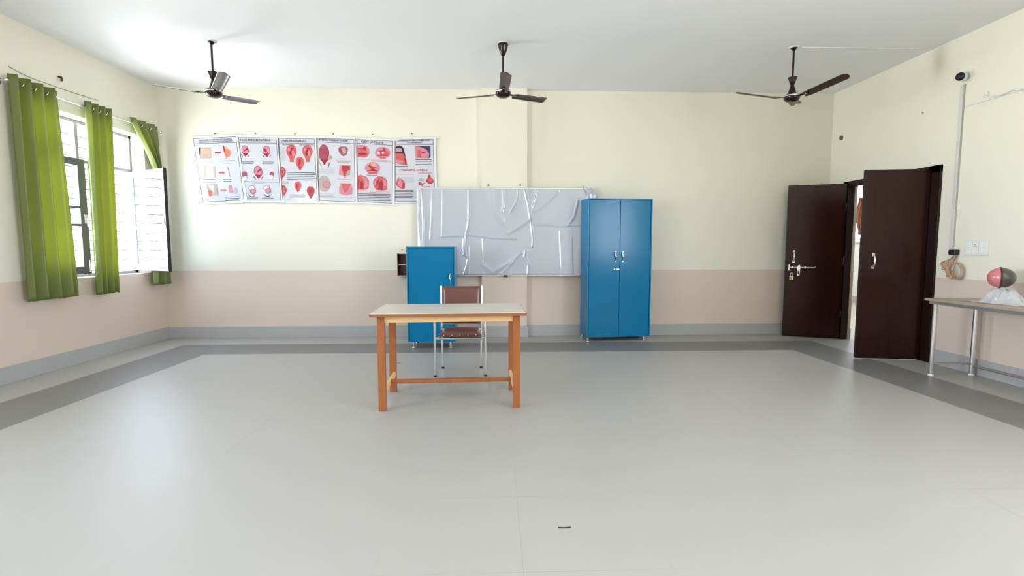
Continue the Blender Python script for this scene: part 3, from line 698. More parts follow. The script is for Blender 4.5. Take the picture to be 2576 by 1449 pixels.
poster('leftmost laminated poster on breast changes with red arrows, hung at a tilt', 0, A0, [(100, 180), (870, 140), (1000, 1300), (215, 1345)], [(118, 200), (848, 163), (940, 1272), (230, 1308)], [(128, 292), (855, 260)],
  [('CHANGES IN THE BREAST DURING', 205, 244, 780, 215, 22, 'b'), ('PREGNANCY AND BREASTFEEDING', 208, 276, 800, 246, 20, 'b')],
  [('P', 'o', [200, 352, 412, 348, 412, 540, 215, 550]), ('P', 'b', [200, 352, 238, 352, 232, 450, 212, 500]), ('P', 'k', [240, 380, 400, 380, 405, 520, 240, 530]), ('E', 'o', 310, 490, 55, 24), ('A', 'r', 475, 592, 440),
   ('P', 'k', [610, 305, 680, 340, 770, 425, 720, 520, 655, 545, 640, 400]), ('P', 'r', [612, 312, 640, 330, 665, 420, 650, 500, 630, 420]), ('E', 'f', 690, 445, 50, 70), ('T', 'b', 550, 820, 588, 0, 1, 8, -10), ('T', 'g', 590, 770, 625, 0, 1, 12),
   ('T', 'g', 215, 440, 605, 24, 2, 6), ('P', 'w', [215, 660, 430, 650, 440, 870, 240, 885]), ('P', 'k', [290, 680, 320, 665, 300, 860, 270, 880]), ('P', 'k', [440, 680, 465, 680, 475, 870, 450, 880]), ('A', 's', 525, 640, 790), ('P', 'p', [665, 680, 705, 720, 720, 870, 705, 850, 695, 760]), ('T', 'b', 250, 460, 910, 45, 2, 7), ('T', 'b', 600, 740, 908, 32, 2, 7),  # white panel paints in the glare that washes out the figure
   ('P', 'o', [305, 1000, 490, 985, 500, 1190, 330, 1200]), ('P', 's', [330, 1100, 400, 1090, 390, 1200, 345, 1205]), ('P', 'w', [340, 1010, 430, 1020, 430, 1150, 360, 1070]), ('A', 'f', 540, 655, 1100), ('P', 'p', [685, 1010, 740, 1005, 750, 1140, 690, 1135]), ('E', 'g', 800, 1105, 32, 55), ('T', 'b', 615, 865, 1220, 28, 3, 8, -12), ('T', 'b', 285, 420, 1256, 0, 1, 6, -8)], 0.020)
poster('second laminated poster from the left, headed FACE PRESENTATION', 1, A0, [(880, 150), (1560, 150), (1612, 1300), (950, 1300)], [(892, 175), (1540, 178), (1580, 1296), (975, 1290)], [(898, 268), (1542, 268)],
  [('FACE PRESENTATION', 918, 240, 1428, 240, 38, 'b')],
  womb(995, 395, 0.95, 'p', 1)+womb(1365, 400, 0.98, 'p', -1)+womb(1205, 765, 1.1, 'p', 1)+
  [('T', 'b', 930, 1140, 595, 17, 3, 6), ('T', 'b', 1285, 1490, 595, 17, 3, 6), ('E', 'm', 965, 820, 45, 55), ('E', 'w', 975, 880, 34, 35), ('E', 'm', 1440, 810, 36, 42), ('E', 'w', 1430, 860, 36, 34), ('L', 'b', 960, 945, 1545, 950, 6), ('T', 'g', 1095, 1300, 968, 0, 1, 12),
   ('E', 'b', 1085, 1060, 56, 46), ('E', 'w', 1085, 1060, 50, 40), ('E', 'm', 1100, 1115, 46, 48), ('E', 'p', 1100, 1115, 38, 40), ('E', 'b', 1070, 1190, 50, 22, 20), ('E', 'w', 1070, 1182, 42, 16, 20),
   ('E', 'b', 1340, 1055, 54, 46), ('E', 'w', 1340, 1055, 48, 40), ('E', 'd', 1365, 1105, 44, 46), ('E', 'p', 1365, 1105, 36, 38), ('E', 'b', 1340, 1180, 50, 22, 20), ('E', 'w', 1340, 1172, 42, 16, 20), ('T', 'b', 1000, 1190, 1218, 20, 2, 6), ('T', 'b', 1255, 1460, 1215, 20, 2, 6),
   ('T', 'g', 1030, 1150, 1252, 0, 1, 10)], 0.0165)
poster('third laminated poster from the left, headed TWIN PREGNANCY with red drawings', 2, A0, [(1575, 155), (2228, 160), (2240, 1310), (1610, 1310)], [(1580, 182), (2203, 190), (2218, 1300), (1618, 1300)], [(1582, 264), (2205, 268)],
  [('TWIN PREGNANCY', 1612, 244, 2068, 244, 34, 'b')],
  uterus(1795, 430, 1.0)+uterus(2072, 430, 0.98)+drop(1935, 608, 1.05)+drop(1885, 1020, 0.85)+drop(2108, 1115, 0.95, 0, 'r', 'd')+
  [('T', 'b', 1645, 1850, 295, 0, 1, 7), ('T', 'b', 1935, 2195, 295, 0, 1, 7), ('T', 'g', 1595, 1690, 340, 16, 16, 4), ('T', 'b', 1705, 2198, 778, 31, 5, 9, 8), ('T', 'g', 1735, 2010, 1168, 16, 4, 8),
   ('P', 'r', [1590, 690, 1640, 685, 1680, 740, 1670, 810, 1630, 860, 1605, 930]), ('E', 'p', 1632, 765, 25, 60), ('E', 'r', 1628, 765, 14, 40), ('P', 'r', [1608, 1008, 1650, 1010, 1685, 1070, 1670, 1140, 1640, 1170, 1615, 1225]), ('E', 'p', 1645, 1090, 22, 45), ('E', 's', 1648, 1085, 12, 26), ('P', 'g', [1610, 935, 1715, 935, 1710, 980, 1615, 985]), ('T', 'b', 1960, 2205, 1268, 0, 1, 6), ('T', 'g', 1620, 1740, 1245, 0, 1, 8)], 0.013)
poster('fourth laminated poster from the left, headed BREECH PRESENTATION', 3, B0, [(100, 155), (775, 165), (785, 1315), (115, 1310)], [(112, 182), (752, 190), (742, 1298), (118, 1275)], [(108, 240), (750, 265)],
  [('BREECH PRESENTATION', 135, 218, 640, 236, 32, 'b')],
  [('E', 'd', 220, 430, 92, 148, 0, 0), ('E', 'm', 218, 425, 82, 135), ('E', 'r', 250, 470, 36, 70, -30), ('E', 'm', 205, 500, 70, 60), ('E', 'm', 225, 540, 72, 50), ('P', 'd', [150, 540, 300, 545, 245, 605, 235, 640, 210, 640, 200, 605]), ('P', 'o', [300, 470, 350, 475, 372, 510, 330, 555, 300, 560]), ('P', 'o', [105, 450, 135, 480, 140, 545, 108, 540]),
   ('P', 'o', [120, 580, 160, 610, 178, 685, 160, 685]), ('P', 'm', [330, 590, 300, 610, 275, 695, 290, 690]), ('P', 'm', [500, 318, 610, 318, 645, 360, 620, 450, 600, 468, 552, 490, 490, 430, 468, 365]), ('P', 'o', [520, 340, 600, 335, 610, 430, 560, 455]), ('T', 'g', 415, 690, 555, 0, 1, 6, 14), ('P', 'g', [430, 570, 690, 575, 640, 608, 460, 608]), ('T', 'p', 480, 600, 530, 0, 1, 6),
   ('P', 'p', [485, 640, 675, 650, 662, 815, 600, 835, 585, 865, 555, 865, 550, 835, 470, 815]), ('P', 'r', [530, 650, 672, 652, 665, 730, 600, 780, 590, 835, 550, 835, 545, 770, 525, 720]), ('P', 'o', [600, 765, 660, 725, 660, 810, 620, 820]), ('T', 'p', 445, 690, 888, 0, 1, 6, 8),
   ('P', 'p', [490, 962, 682, 968, 684, 1020, 700, 1030, 694, 1150, 620, 1180, 530, 1175, 468, 1140, 470, 1020, 490, 1015]), ('P', 's', [520, 970, 680, 972, 640, 1060, 600, 1120, 560, 1140, 530, 1060]), ('T', 'p', 465, 700, 1215, 0, 1, 6),
   ('P', 'o', [125, 880, 160, 840, 205, 830, 262, 850, 300, 920, 322, 985, 290, 1060, 235, 1115, 165, 1112, 120, 1060]), ('E', 'm', 250, 990, 62, 62), ('E', 'p', 250, 990, 56, 55), ('T', 'g', 125, 400, 720, 19, 5, 5), ('T', 'g', 125, 345, 1155, 0, 1, 6), ('P', 'g', [125, 1180, 340, 1180, 430, 1222, 125, 1216])], 0.0095)
poster('fifth laminated poster from the left, headed CLEFT LIP-PALATE, drooping to the right', 4, B0, [(785, 165), (1462, 200), (1432, 1345), (775, 1305)], [(802, 190), (1430, 218), (1398, 1320), (790, 1288)], [(800, 255), (1428, 292)],
  [('CLEFT LIP-PALATE', 876, 244, 1264, 268, 40, 'b')],
  [('E', 'p', 905, 400, 118, 112), ('P', 'p', [806, 290, 905, 290, 905, 515, 806, 500]), ('P', 'r', [806, 340, 900, 345, 930, 295, 972, 370, 930, 378, 900, 360, 806, 362]), ('P', 's', [806, 370, 960, 380, 995, 440, 960, 500, 806, 490]), ('P', 'd', [810, 432, 900, 425, 980, 438, 940, 462, 870, 468, 815, 448]), ('T', 'p', 808, 1020, 535, 0, 1, 7, 10),
   ('E', 'p', 1248, 422, 138, 104), ('P', 'r', [1168, 388, 1240, 382, 1272, 320, 1312, 396, 1260, 400, 1235, 395, 1238, 460, 1205, 460, 1200, 400]), ('P', 's', [1230, 400, 1360, 395, 1360, 480, 1230, 480]), ('P', 'w', [1160, 405, 1195, 405, 1195, 445, 1165, 440]), ('E', 'w', 1250, 420, 18, 20), ('P', 'r', [1140, 462, 1320, 455, 1330, 480, 1150, 480]), ('P', 's', [1190, 498, 1310, 505, 1290, 522, 1200, 518]), ('T', 'p', 1040, 1390, 548, 20, 2, 8, 14),
   ('E', 'p', 1062, 692, 134, 106), ('E', 'k', 1062, 640, 80, 40), ('P', 'r', [985, 660, 1030, 600, 1032, 650, 1110, 680, 1120, 640, 1130, 690, 1080, 700, 1170, 750, 1100, 752, 1040, 745, 960, 750, 1040, 705]), ('P', 'd', [1030, 720, 1090, 715, 1110, 745, 1030, 745]), ('E', 's', 1070, 778, 90, 20), ('T', 'b', 960, 1150, 818, 0, 1, 7, 6),
   ('P', 's', [790, 830, 860, 815, 950, 850, 992, 920, 985, 1010, 975, 1062, 900, 1080, 790, 1075]), ('P', 'p', [870, 830, 960, 880, 985, 1000, 950, 1060, 900, 1040, 920, 940]), ('P', 'r', [790, 880, 830, 900, 820, 1040, 800, 1075, 790, 1070]), ('P', 'd', [868, 905, 900, 970, 895, 1060, 850, 1072, 830, 1050, 840, 960]),
   ('P', 's', [1080, 900, 1150, 840, 1230, 840, 1300, 890, 1318, 960, 1305, 1030, 1310, 1075, 1240, 1092, 1120, 1080, 1085, 1030, 1068, 960]), ('P', 'p', [1090, 920, 1150, 870, 1120, 980, 1085, 1000]), ('P', 'p', [1240, 880, 1295, 910, 1310, 1000, 1260, 1020]), ('P', 'r', [1120, 930, 1190, 870, 1170, 960, 1130, 1030]), ('P', 'd', [1215, 890, 1240, 960, 1235, 1080, 1150, 1075, 1170, 970]),
   ('T', 'p', 795, 970, 1095, 0, 1, 7, 4), ('T', 'p', 1010, 1355, 1100, 22, 2, 8, 18), ('T', 'b', 800, 1372, 1150, 28, 5, 9, 10)], 0.006)
poster('rightmost laminated poster on newborn malformation and tricuspid atresia, above the board corner', 5, B0, [(1470, 165), (2190, 150), (2202, 1300), (1440, 1310)], [(1478, 195), (2140, 175), (2158, 1280), (1455, 1280)], [(1475, 270), (2135, 268)],
  [('CONGENITAL MALFORMATION', 1500, 220, 2085, 210, 22, 'b'), ('OF NEWBORN', 1675, 250, 1940, 250, 20, 'b'), ('TRICUSPID ATRESIA', 1560, 742, 2038, 742, 32, 'r')],
  [('P', 'b', [1468, 350, 1490, 305, 1540, 288, 1595, 310, 1625, 360, 1640, 440, 1650, 480, 1600, 540, 1468, 520]), ('P', 'p', [1475, 345, 1520, 330, 1580, 345, 1590, 400, 1475, 400]), ('P', 'b', [1468, 402, 1575, 402, 1575, 428, 1468, 428]), ('P', 's', [1468, 430, 1600, 430, 1640, 480, 1665, 550, 1672, 630, 1468, 605]), ('P', 'p', [1475, 540, 1600, 560, 1610, 600, 1475, 600]), ('P', 'd', [1620, 500, 1650, 520, 1668, 630, 1645, 625]), ('T', 'b', 1468, 1690, 630, 28, 2, 9), ('T', 'b', 1510, 1635, 688, 0, 1, 6),
   ('P', 'n', [1815, 300, 2092, 300, 2092, 500, 2030, 515, 1990, 400]), ('P', 'p', [1815, 305, 1900, 310, 2010, 350, 2070, 430, 2060, 490, 2030, 515, 1825, 515]), ('P', 's', [1860, 370, 1920, 360, 1930, 500, 1860, 500]), ('P', 'r', [1930, 395, 2010, 400, 1980, 430, 1935, 425]), ('T', 'b', 1825, 2110, 538, 29, 4, 9), ('T', 'p', 1465, 1790, 800, 0, 1, 8), ('T', 'm', 1865, 2100, 776, 0, 1, 8),
   ('P', 's', [1490, 900, 1520, 850, 1545, 890, 1600, 900, 1630, 960, 1625, 1040, 1600, 1062, 1540, 1050, 1480, 1000, 1466, 960]), ('P', 'p', [1500, 920, 1560, 900, 1590, 960, 1570, 1030, 1520, 1010]), ('P', 'r', [1590, 930, 1630, 970, 1620, 1050, 1585, 1055]), ('L', 'p', 1530, 900, 1520, 850, 12), ('L', 'p', 1548, 900, 1575, 855, 12), ('T', 'g', 1600, 1800, 850, 18, 6, 5),
   ('P', 'r', [2010, 900, 2040, 850, 2055, 805, 2080, 805, 2085, 850, 2125, 880, 2140, 930, 2110, 965, 2060, 965, 2005, 930]), ('E', 's', 2080, 905, 40, 40), ('P', 'g', [1845, 910, 1900, 868, 1960, 885, 1985, 925]), ('E', 'm', 1900, 965, 32, 28), ('P', 's', [1900, 985, 1980, 945, 1990, 955, 1930, 1000, 1960, 1020, 2065, 1010, 2068, 1030, 1950, 1035]), ('T', 'b', 1470, 1770, 1085, 26, 6, 8)], 0.0025)

# ------------------------------------------------------------ ceiling fans
def fan(label, x, y, ang, canopy_z, zb=2.965, rad=0.595, dih=0.06, lean=0.0, blade_m=FANBLADE):
    root = empty('ceiling_fan', label, 'ceiling fan', (x, y, zb), 0, 'brown ceiling fans in a row'); top = ZC-zb
    MB().lathe([(0.055, top-0.008), (0.055, top), (0.0001, top)], WHITE, 28).build('ceiling_rose', root)
    MB().tube([(0, 0, 0.14), (0, 0, top-0.004)], 0.0105, FANBROWN, 12).build('down_rod', root)
    cz = canopy_z-zb
    if canopy_z > 3.3:
        MB().lathe([(0.013, cz-0.12), (0.022, cz-0.112), (0.040, cz-0.07), (0.054, cz-0.02), (0.058, cz), (0.05, cz)], FANBROWN, 28).build('canopy', root)
    else:
        MB().lathe([(0.013, cz-0.085), (0.024, cz-0.075), (0.034, cz-0.04), (0.047, cz-0.004), (0.049, cz), (0.042, cz)], FANBROWN, 28).build('canopy', root)
        MB().lathe([(0.016, top-0.035), (0.03, top-0.012), (0.036, top-0.009)], FANBROWN, 20).build('hanger_cup', root)
    # motor: trumpet neck, flange and rounded bowl
    MB().lathe([(0.0001, 0.155), (0.014, 0.155), (0.018, 0.135), (0.028, 0.10), (0.045, 0.05), (0.052, 0.042), (0.072, 0.036), (0.083, 0.026), (0.084, 0.004), (0.080, -0.012), (0.066, -0.030), (0.045, -0.040), (0.0001, -0.044)], FANBROWN, 36).build('motor_housing', root)
    MB().lathe([(0.0845, 0.010), (0.087, 0.014), (0.087, 0.020), (0.0845, 0.024)], SILVER, 36).build('trim_ring', root)
    for k in range(3):
        a = R(ang+120*k)
        T = Matrix.Rotation(a, 4, 'Z')
        def bl(u, v, s=0):
            r = 0.135+(rad-0.135)*u; w = 0.105+0.012*u
            if u > 0.93: w *= 1-0.45*((u-0.93)/0.07)**2
            if u < 0.06: w *= 0.72+0.28*u/0.06
            t = (v-0.5)*w; pitch = R(-13)
            camber = 0.010*(1-(2*v-1)**2)
            return (r, t*math.cos(pitch), dih*u-0.004+t*math.sin(pitch)+camber)
        MB().grid(bl, 22, 8, blade_m, T=T).build('blade', root, solid=0.0025)
        MB().box(0.070, 0.20, -0.017, 0.017, -0.004, 0.002, FANBROWN, T=T @ Matrix.Rotation(R(-13)*0.6, 4, 'X') @ Matrix.Rotation(-math.atan2(dih, rad)*0.7, 4, 'Y')).tube([(0.155, 0, 0.0), (0.155, 0, 0.02)], 0.008, SILVER, 8, T=T).build('blade_bracket', root)
    return root
fan('brown ceiling fan nearest the window', -3.03, 5.65, 68, 3.18, 2.955, 0.595, 0.06, blade_m=mat('fan_blade_sheen', (0.17, 0.15, 0.15), 0.18, metal=0.35, coat=0.3))  # paler metallic blades carry reflected light in their colour
fan('brown ceiling fan in the middle with its canopy up at the ceiling', 0.097, 5.59, 32, 3.485, 2.965, 0.585, 0.025)
fan('brown ceiling fan nearest the door wall', 3.315, 5.60, 54, 3.175, 2.955, 0.60, 0.07)
# surface wiring strip from the right hand fan to the door wall
o = MB().box(3.40, XR, 5.585, 5.60, ZC-0.006, ZC, PLASTER).build('wiring_strip'); tag(o, 'thin pale wiring strip on the ceiling from the right fan to the door wall', 'wiring')

# ------------------------------------------------------------ wooden table
tb = empty('table', 'plain wooden table with orange brown legs standing mid floor in front of the chair', 'table', (-0.372, 4.205, 0), R(2.2))
mb = MB().box(-0.605, 0.605, -0.325, 0.325, 0.765, 0.787, TOPLAM, bev=0.006); mb.build('tabletop', tb)
mb = MB(); ez0, ez1 = 0.758, 0.780
for b in ((-0.612, 0.612, -0.331, -0.324), (-0.612, 0.612, 0.324, 0.331), (-0.612, -0.604, -0.324, 0.324), (0.604, 0.612, -0.324, 0.324)): mb.box(b[0], b[1], b[2], b[3], ez0, ez1, EDGEBROWN, bev=0.002)
mb.build('edge_band', tb)
for sx in (-1, 1):
    for sy in (-1, 1):
        MB().box(sx*0.535-0.029, sx*0.535+0.029, sy*0.262-0.025, sy*0.262+0.025, 0, 0.762, ORANGE, bev=0.003).build('leg', tb)
MB().box(-0.508, 0.508, -0.272, -0.250, 0.708, 0.756, PALEWOOD, bev=0.002).build('apron', tb)['label'] = 'pale yellow front apron'
MB().box(-0.508, 0.508, 0.250, 0.272, 0.700, 0.760, ORANGE, bev=0.002).build('apron', tb)
for sx in (-1, 1):
    MB().box(sx*0.535-0.011, sx*0.535+0.011, -0.240, 0.240, 0.700, 0.760, ORANGE, bev=0.002).build('apron', tb)
    MB().box(sx*0.520-0.012, sx*0.520+0.012, -0.240, 0.240, 0.140, 0.185, PALEWOOD, bev=0.002).build('stretcher', tb)
MB().box(-0.512, 0.512, -0.03, 0.02, 0.150, 0.180, ORANGE, bev=0.003).build('stretcher', tb)

# ------------------------------------------------------------ chair (faces the table)
ch = empty('office_chair', 'chrome tube armchair with brown leatherette seat and back behind the table', 'chair', (-0.352, 5.12, 0), R(1.0))
for s in (-1, 1):
    yf, yb = -0.17, 0.18
    MB().tube([(s*0.252, yf, 0.012), (s*0.252, yf, 0.60)]+[(s*(0.252-0.004*i), yf+0.06*(1-math.cos(i*PI/12)), 0.60+0.06*math.sin(i*PI/12)) for i in range(1, 7)]+[(s*0.226, 0.0, 0.661), (s*0.222, yb+0.015, 0.668)], 0.0125, CHROME, 12).build('front_leg_and_arm', ch)
    MB().tube([(s*0.205, yb, 0.012), (s*0.212, yb-0.005, 0.42), (s*0.216, yb+0.015, 0.62), (s*0.218, yb+0.055, 0.885)], 0.012, CHROME, 12).build('rear_leg_upright', ch)
    for (x, y) in ((s*0.252, yf), (s*0.205, yb)): MB().lathe([(0.016, 0), (0.016, 0.014), (0.012, 0.02)], BLACK, 12, T=Matrix.Translation((x, y, 0))).build('rubber_foot', ch)
    MB().tube([(s*0.226, -0.10, 0.674), (s*0.224, 0.12, 0.682)], [0.017, 0.017], REXINE, 12).build('armrest_pad', ch)
    MB().tube([(s*0.215, yf+0.01, 0.392), (s*0.210, yb, 0.392)], 0.010, CHROME, 10).build('side_rail', ch)
MB().tube([(-0.252, yf, 0.388), (0.252, yf, 0.388)], 0.0125, CHROME, 12).build('front_rail', ch)
MB().tube([(-0.212, yb, 0.392), (0.212, yb, 0.392)], 0.010, CHROME, 10).build('rear_rail', ch)
def cushion(w, d, t, cx, cy, cz, T=None):
    def top(u, v):
        x = (u-0.5)*w; y = (v-0.5)*d
        ex = 1-abs(2*u-1)**6; ey = 1-abs(2*v-1)**6; k = max(0, ex*ey)**0.5
        return (cx+x, cy+y, cz+t*0.5*k+t*0.06*math.sin(PI*u)*math.sin(PI*v))
    def bot(u, v):
        x, y, z = top(1-u, v); return (x, y, 2*cz-z)
    mb = MB(); mb.grid(top, 24, 24, REXINE, T=T); mb.grid(bot, 24, 24, REXINE, T=T); return mb
cushion(0.425, 0.40, 0.062, 0, 0.0, 0.425).build('seat', ch)
for i in range(-2, 3): MB().lathe([(0.006, 0), (0.004, 0.003), (0.0001, 0.004)], SILVER, 10, T=Matrix.Translation((i*0.08, -0.197, 0.425)) @ Matrix.Rotation(PI/2, 4, 'X')).build('seat_stud', ch)
Tb = Matrix.Translation((0, yb+0.015, 0.685)) @ Matrix.Rotation(R(82), 4, 'X')
cushion(0.405, 0.395, 0.045, 0, 0.0, 0, Tb).build('backrest', ch)
MB().tube([(-0.212, yb+0.002, 0.485), (0.212, yb+0.002, 0.485)], 0.009, CHROME, 10).build('back_rail', ch)

# ------------------------------------------------------------ steel legged table on the right
rt = empty('table', 'steel legged beige topped table standing against the right wall', 'table', (4.62, 4.86, 0))
TX0, TX1, TY0, TY1 = -0.25, 0.235, -1.62, 0.04
MB().box(TX0, TX1, TY0, TY1, 0.758, 0.783, RTOP, bev=0.006).build('tabletop', rt)
mb = MB().box(TX0+0.02, TX0+0.045, TY0+0.04, TY1-0.04, 0.728, 0.758, STEEL).box(TX1-0.045, TX1-0.02, TY0+0.04, TY1-0.04, 0.728, 0.758, STEEL).box(TX0+0.045, TX1-0.045, TY1-0.10, TY1-0.075, 0.728, 0.758, STEEL).box(TX0+0.045, TX1-0.045, TY0+0.05, TY0+0.075, 0.728, 0.758, STEEL)
mb.build('top_frame', rt)
for y in (TY1-0.095, TY0+0.06):
    for x in (TX0+0.036, TX1-0.025):
        lg = MB().tube([(x, y, 0.01), (x, y, 0.728)], 0.021, CHROME, 14).build('leg', rt)
        MB().lathe([(0.026, 0), (0.026, 0.012), (0.021, 0.02)], WHITE, 14, T=Matrix.Translation((x, y, 0))).build('leg_cap', lg)
    MB().tube([(TX0+0.036, y, 0.125), (TX1-0.025, y, 0.125)], 0.0125, STEEL, 12).build('cross_rail', rt)
MB().tube([(TX1-0.025, TY1-0.095, 0.10), (TX1-0.025, TY0+0.06, 0.10)], 0.0125, STEEL, 12).build('long_rail', rt)

# anatomical model on its plastic covered base
am = empty('anatomical_model', 'pink and grey egg shaped anatomical model on the steel legged table', 'model', (4.62, 4.36, 0.866))
T = Matrix.Translation((0, 0.04, 0.152)) @ Matrix.Rotation(R(-38), 4, 'Z') @ Matrix.Rotation(R(90), 4, 'Y')
prof = [(0.0001, -0.125), (0.03, -0.118), (0.062, -0.095), (0.082, -0.06), (0.093, -0.02), (0.096, 0.005)]
MB().lathe([(0.0001, -0.085), (0.03, -0.081), (0.058, -0.066), (0.080, -0.040), (0.0915, -0.012), (0.094, 0.004)], PINK, 36, T=T).build('pink_half', am)['label'] = 'pink rounded half'
MB().lathe([(0.0955, 0.0), (0.0955, 0.012), (0.093, 0.03), (0.082, 0.062), (0.060, 0.09), (0.03, 0.107), (0.0001, 0.112)], GREYRES, 36, T=T).build('grey_half', am)['label'] = 'glossy grey half'
MB().lathe([(0.0935, -0.004), (0.0985, -0.002), (0.0985, 0.006), (0.0945, 0.008)], mat('dark_rim', (0.05, 0.02, 0.02), 0.4), 36, T=T).build('rim', am)
MB().tube([(0, 0.0, 0.0), (0.005, 0.02, 0.075)], [0.03, 0.02], CLEARP, 16).build('stand_neck', am)
random.seed(9)
def crump(u, v):
    a = 2*PI*u; r = (0.05+0.10*v**0.8)*(1+0.10*math.sin(3*a+1)+0.06*math.sin(7*a+v*5)); n = math.sin(5*a+8*v)*math.sin(3*a-7*v)
    return (r*math.cos(a)*0.75+0.006*n, r*math.sin(a)*1.2-0.02+0.01*n, max(0.002, 0.125*(1-v**1.6)+0.014*n*(1-v)+0.006*math.sin(13*a)*v*(1-v)*4))
mb = MB().grid(crump, 60, 14, CLEARP, smooth=False)
mb.add([crump(i/60, 0) for i in range(60)], [tuple(range(60))], CLEARP)
o = mb.build('plastic_bag'); o.location = (4.62, 4.36, 0.785); tag(o, 'crumpled clear plastic covering the base of the anatomical model', 'plastic bag')
def sheetf(u, v): return (4.48+0.16*u+0.015*math.sin(v*8), 4.62-0.30*v+0.02*math.sin(u*5), 0.7862+0.002*abs(math.sin(u*7+v*9)))
tag(MB().grid(sheetf, 12, 12, CLEARP).build('plastic_sheet', solid=0.001), 'flat clear plastic sheet lying on the tabletop by the anatomical model', 'plastic sheet')

# ------------------------------------------------------------ fittings on the right wall
cc = empty('security_camera', 'white wall camera with black lens at the top of the conduit', 'camera', (XR, 5.16, 3.04))
MB().box(-0.012, 0, -0.055, 0.035, -0.035, 0.085, WHITE, bev=0.004).build('wall_plate', cc)
MB().tube([(-0.01, 0.0, 0.02), (-0.05, 0.01, 0.02)], 0.018, WHITE, 14).build('arm', cc)
Tc = Matrix.Translation((-0.075, 0.035, 0.0)) @ Matrix.Rotation(R(118), 4, 'Z') @ Matrix.Rotation(R(100), 4, 'Y')
Tc = Matrix.Translation((-0.06, -0.01, 0.012)) @ Matrix.Rotation(R(-150), 4, 'Z') @ Matrix.Rotation(R(98), 4, 'Y')
MB().lathe([(0.0001, -0.05), (0.03, -0.045), (0.043, -0.02), (0.045, 0.04), (0.043, 0.062)], WHITE, 28, T=Tc).build('housing', cc)
MB().lathe([(0.038, 0.055), (0.040, 0.066), (0.0001, 0.070)], BLACK, 28, T=Tc).build('lens', cc)
cd = empty('conduit', 'pale vertical plastic conduit running down the right wall below the camera', 'conduit', (XR, 5.195, 1.285))
MB().box(-0.018, 0, -0.018, 0.018, 0, 1.70, mat('ivory_plastic', (0.66, 0.65, 0.60), 0.35), bev=0.003).build('trunking', cd)
MB().tube([(-0.004, -0.024, 0.0), (-0.004, -0.024, 1.7)], 0.004, mat('grey_cable', (0.4, 0.39, 0.36), 0.5), 8).build('cable', cd)
jb = empty('cable_junction', 'small black cable connector at the lower end of the conduit', 'connector', (XR-0.002, 5.14, 1.215))
MB().box(-0.05, 0, -0.04, 0.04, 0, 0.055, BLACK, bev=0.008).build('connector_body', jb)
MB().tube([(-0.025, 0.036, 0.028), (-0.025, 0.052, 0.028)], 0.016, mat('dark_grey_plastic', (0.06, 0.06, 0.065), 0.3), 14).build('connector_cap', jb)
cp = [(0.0, 5.125, 1.222), (-0.03, 5.165, 1.165), (-0.06, 5.215, 1.135), (-0.07, 5.20, 1.10), (-0.05, 5.165, 1.04), (-0.05, 5.14, 0.985), (-0.04, 5.11, 0.965), (-0.03, 5.085, 1.0), (-0.035, 5.12, 1.07), (-0.04, 5.10, 1.13), (-0.02, 5.06, 1.12), (-0.012, 5.025, 1.06), (-0.012, 5.03, 0.99), (-0.02, 5.07, 0.96), (-0.03, 5.12, 0.985), (-0.04, 5.15, 1.03), (-0.03, 5.16, 1.09), (-0.02, 5.13, 1.15), (-0.01, 5.115, 1.222)]
def smooth(pts, k=5):
    out = []; n = len(pts)
    for i in range(n-1):
        p0, p1_, p2_, p3_ = [Vector(pts[max(0, min(n-1, j))]) for j in (i-1, i, i+1, i+2)]
        for s in range(k):
            t = s/k; out.append(0.5*((2*p1_)+(-p0+p2_)*t+(2*p0-5*p1_+4*p2_-p3_)*t*t+(-p0+3*p1_-3*p2_+p3_)*t**3))
    out.append(Vector(pts[-1])); return out
cb = empty('coiled_cable', 'tan coiled cable hanging from the black connector', 'cable', (XR-0.012, 5.12, 0.96))
pts = [(x, y-5.12, z-0.96) for x, y, z in cp]
mb = MB().tube(smooth(pts), 0.0055, TAN, 8)
mb.tube(smooth([(x*1.15-0.008, y*0.9+0.006, z*0.97+0.004) for x, y, z in pts]), 0.005, TAN, 8)
mb.tube(smooth([(x*0.8-0.016, y*1.05-0.006, z*1.0+0.002) for x, y, z in pts]), 0.005, TAN, 8)
mb.build('cable_loops', cb)
def tape(u, v):
    return (-0.035-0.03*math.sin(PI*u), 0.10-0.045*v-0.05*u*(1-0.4*v)+0.01*math.sin(6*v), 0.175-0.15*v+0.01*math.sin(8*u))
MB().grid(tape, 10, 16, TAN).build('tape_wrap', cb, solid=0.006)
MB().tube(smooth([(-0.03, 0.07, 0.085), (-0.02, 0.11, 0.09), (-0.012, 0.16, 0.10)]), 0.003, BLACK, 6).build('loose_wire', cb)
sb = empty('switchboard', 'white electrical switchboard with two rows of modules on the right wall', 'switchboard', (XR, 4.92, 1.215))
MB().box(-0.014, 0, -0.13, 0.115, 0, 0.15, WHITE, bev=0.004).build('cover_plate', sb)
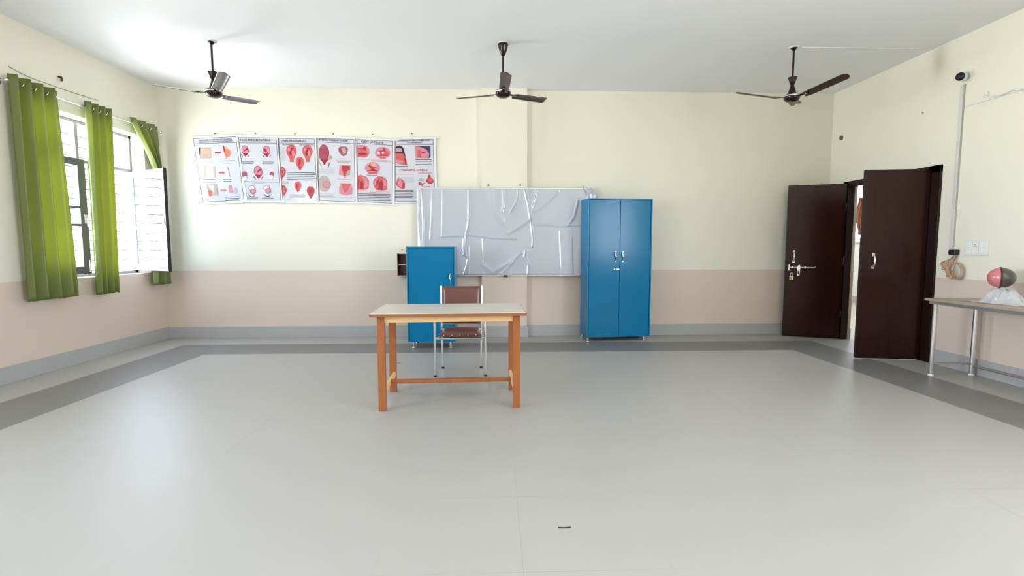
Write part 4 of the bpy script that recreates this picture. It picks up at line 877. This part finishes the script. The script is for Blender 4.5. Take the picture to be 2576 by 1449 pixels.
for r_ in range(2):
    for k in range(3):
        MB().box(-0.0185, -0.014, 0.10-0.068*(k+1), 0.10-0.068*k-0.004, 0.018+r_*0.060, 0.018+r_*0.060+0.054, PLASTER, bev=0.0015).build('switch_module', sb)
mb = MB()
for y, z in ((0.0, 0.12), (0.012, 0.10), (-0.012, 0.10)): mb.lathe([(0.0045, 0.0), (0.0045, 0.001)], BLACK, 10, T=Matrix.Translation((-0.0186, y, z-0.012)) @ Matrix.Rotation(-PI/2, 4, 'Y'))
mb.build('socket_holes', sb)
wl = empty('wall_wiring', 'white cable clip and wavy cable running along the right wall to the frame edge', 'cable', (XR, 4.93, 2.80))
MB().box(-0.03, 0, -0.022, 0.022, -0.012, 0.035, WHITE, bev=0.005).build('cable_clip', wl)
MB().tube(smooth([(-0.03, 0.0, 0.01), (-0.045, -0.03, -0.02), (-0.05, -0.08, -0.035), (-0.045, -0.16, -0.045), (-0.04, -0.22, -0.04), (-0.04, -0.28, -0.03), (-0.04, -0.36, -0.055), (-0.04, -0.5, -0.05), (-0.03, -0.8, -0.04)]), 0.006, WHITE, 8).build('cable', wl)
MB().box(-0.012, 0, -0.9, 0.22, -0.052, -0.036, WHITE, bev=0.002).build('casing', wl)
nail(XR, 5.667, 2.824, 'tiny nail high on the right wall above the door', d=(-1, 0, 0), r=0.004, l=0.015)
kn = empty('bell_knob', 'small round brown fitting high on the right wall near the back corner', 'wall fitting', (XR, 7.02, 2.833))
MB().lathe([(0.032, 0), (0.032, 0.012), (0.024, 0.022), (0.0001, 0.024)], mat('olive_brown', (0.13, 0.10, 0.06), 0.4), 20, T=Matrix.Rotation(-PI/2, 4, 'Y')).build('fitting_body', kn)
# floor specks
tag(MB().tube([(0.29, 2.205, 0.003), (0.32, 2.200, 0.004), (0.35, 2.207, 0.003)], 0.0022, BLACK, 6).build('twig'), 'tiny dark twig lying on the floor in the foreground', 'twig')
tag(MB().tube([(-1.13, 5.52, 0.004), (-1.09, 5.535, 0.008), (-1.06, 5.525, 0.004)], 0.003, mat('straw', (0.3, 0.22, 0.13), 0.6), 6).build('straw_bit'), 'small bit of straw on the floor left of the chair', 'debris')
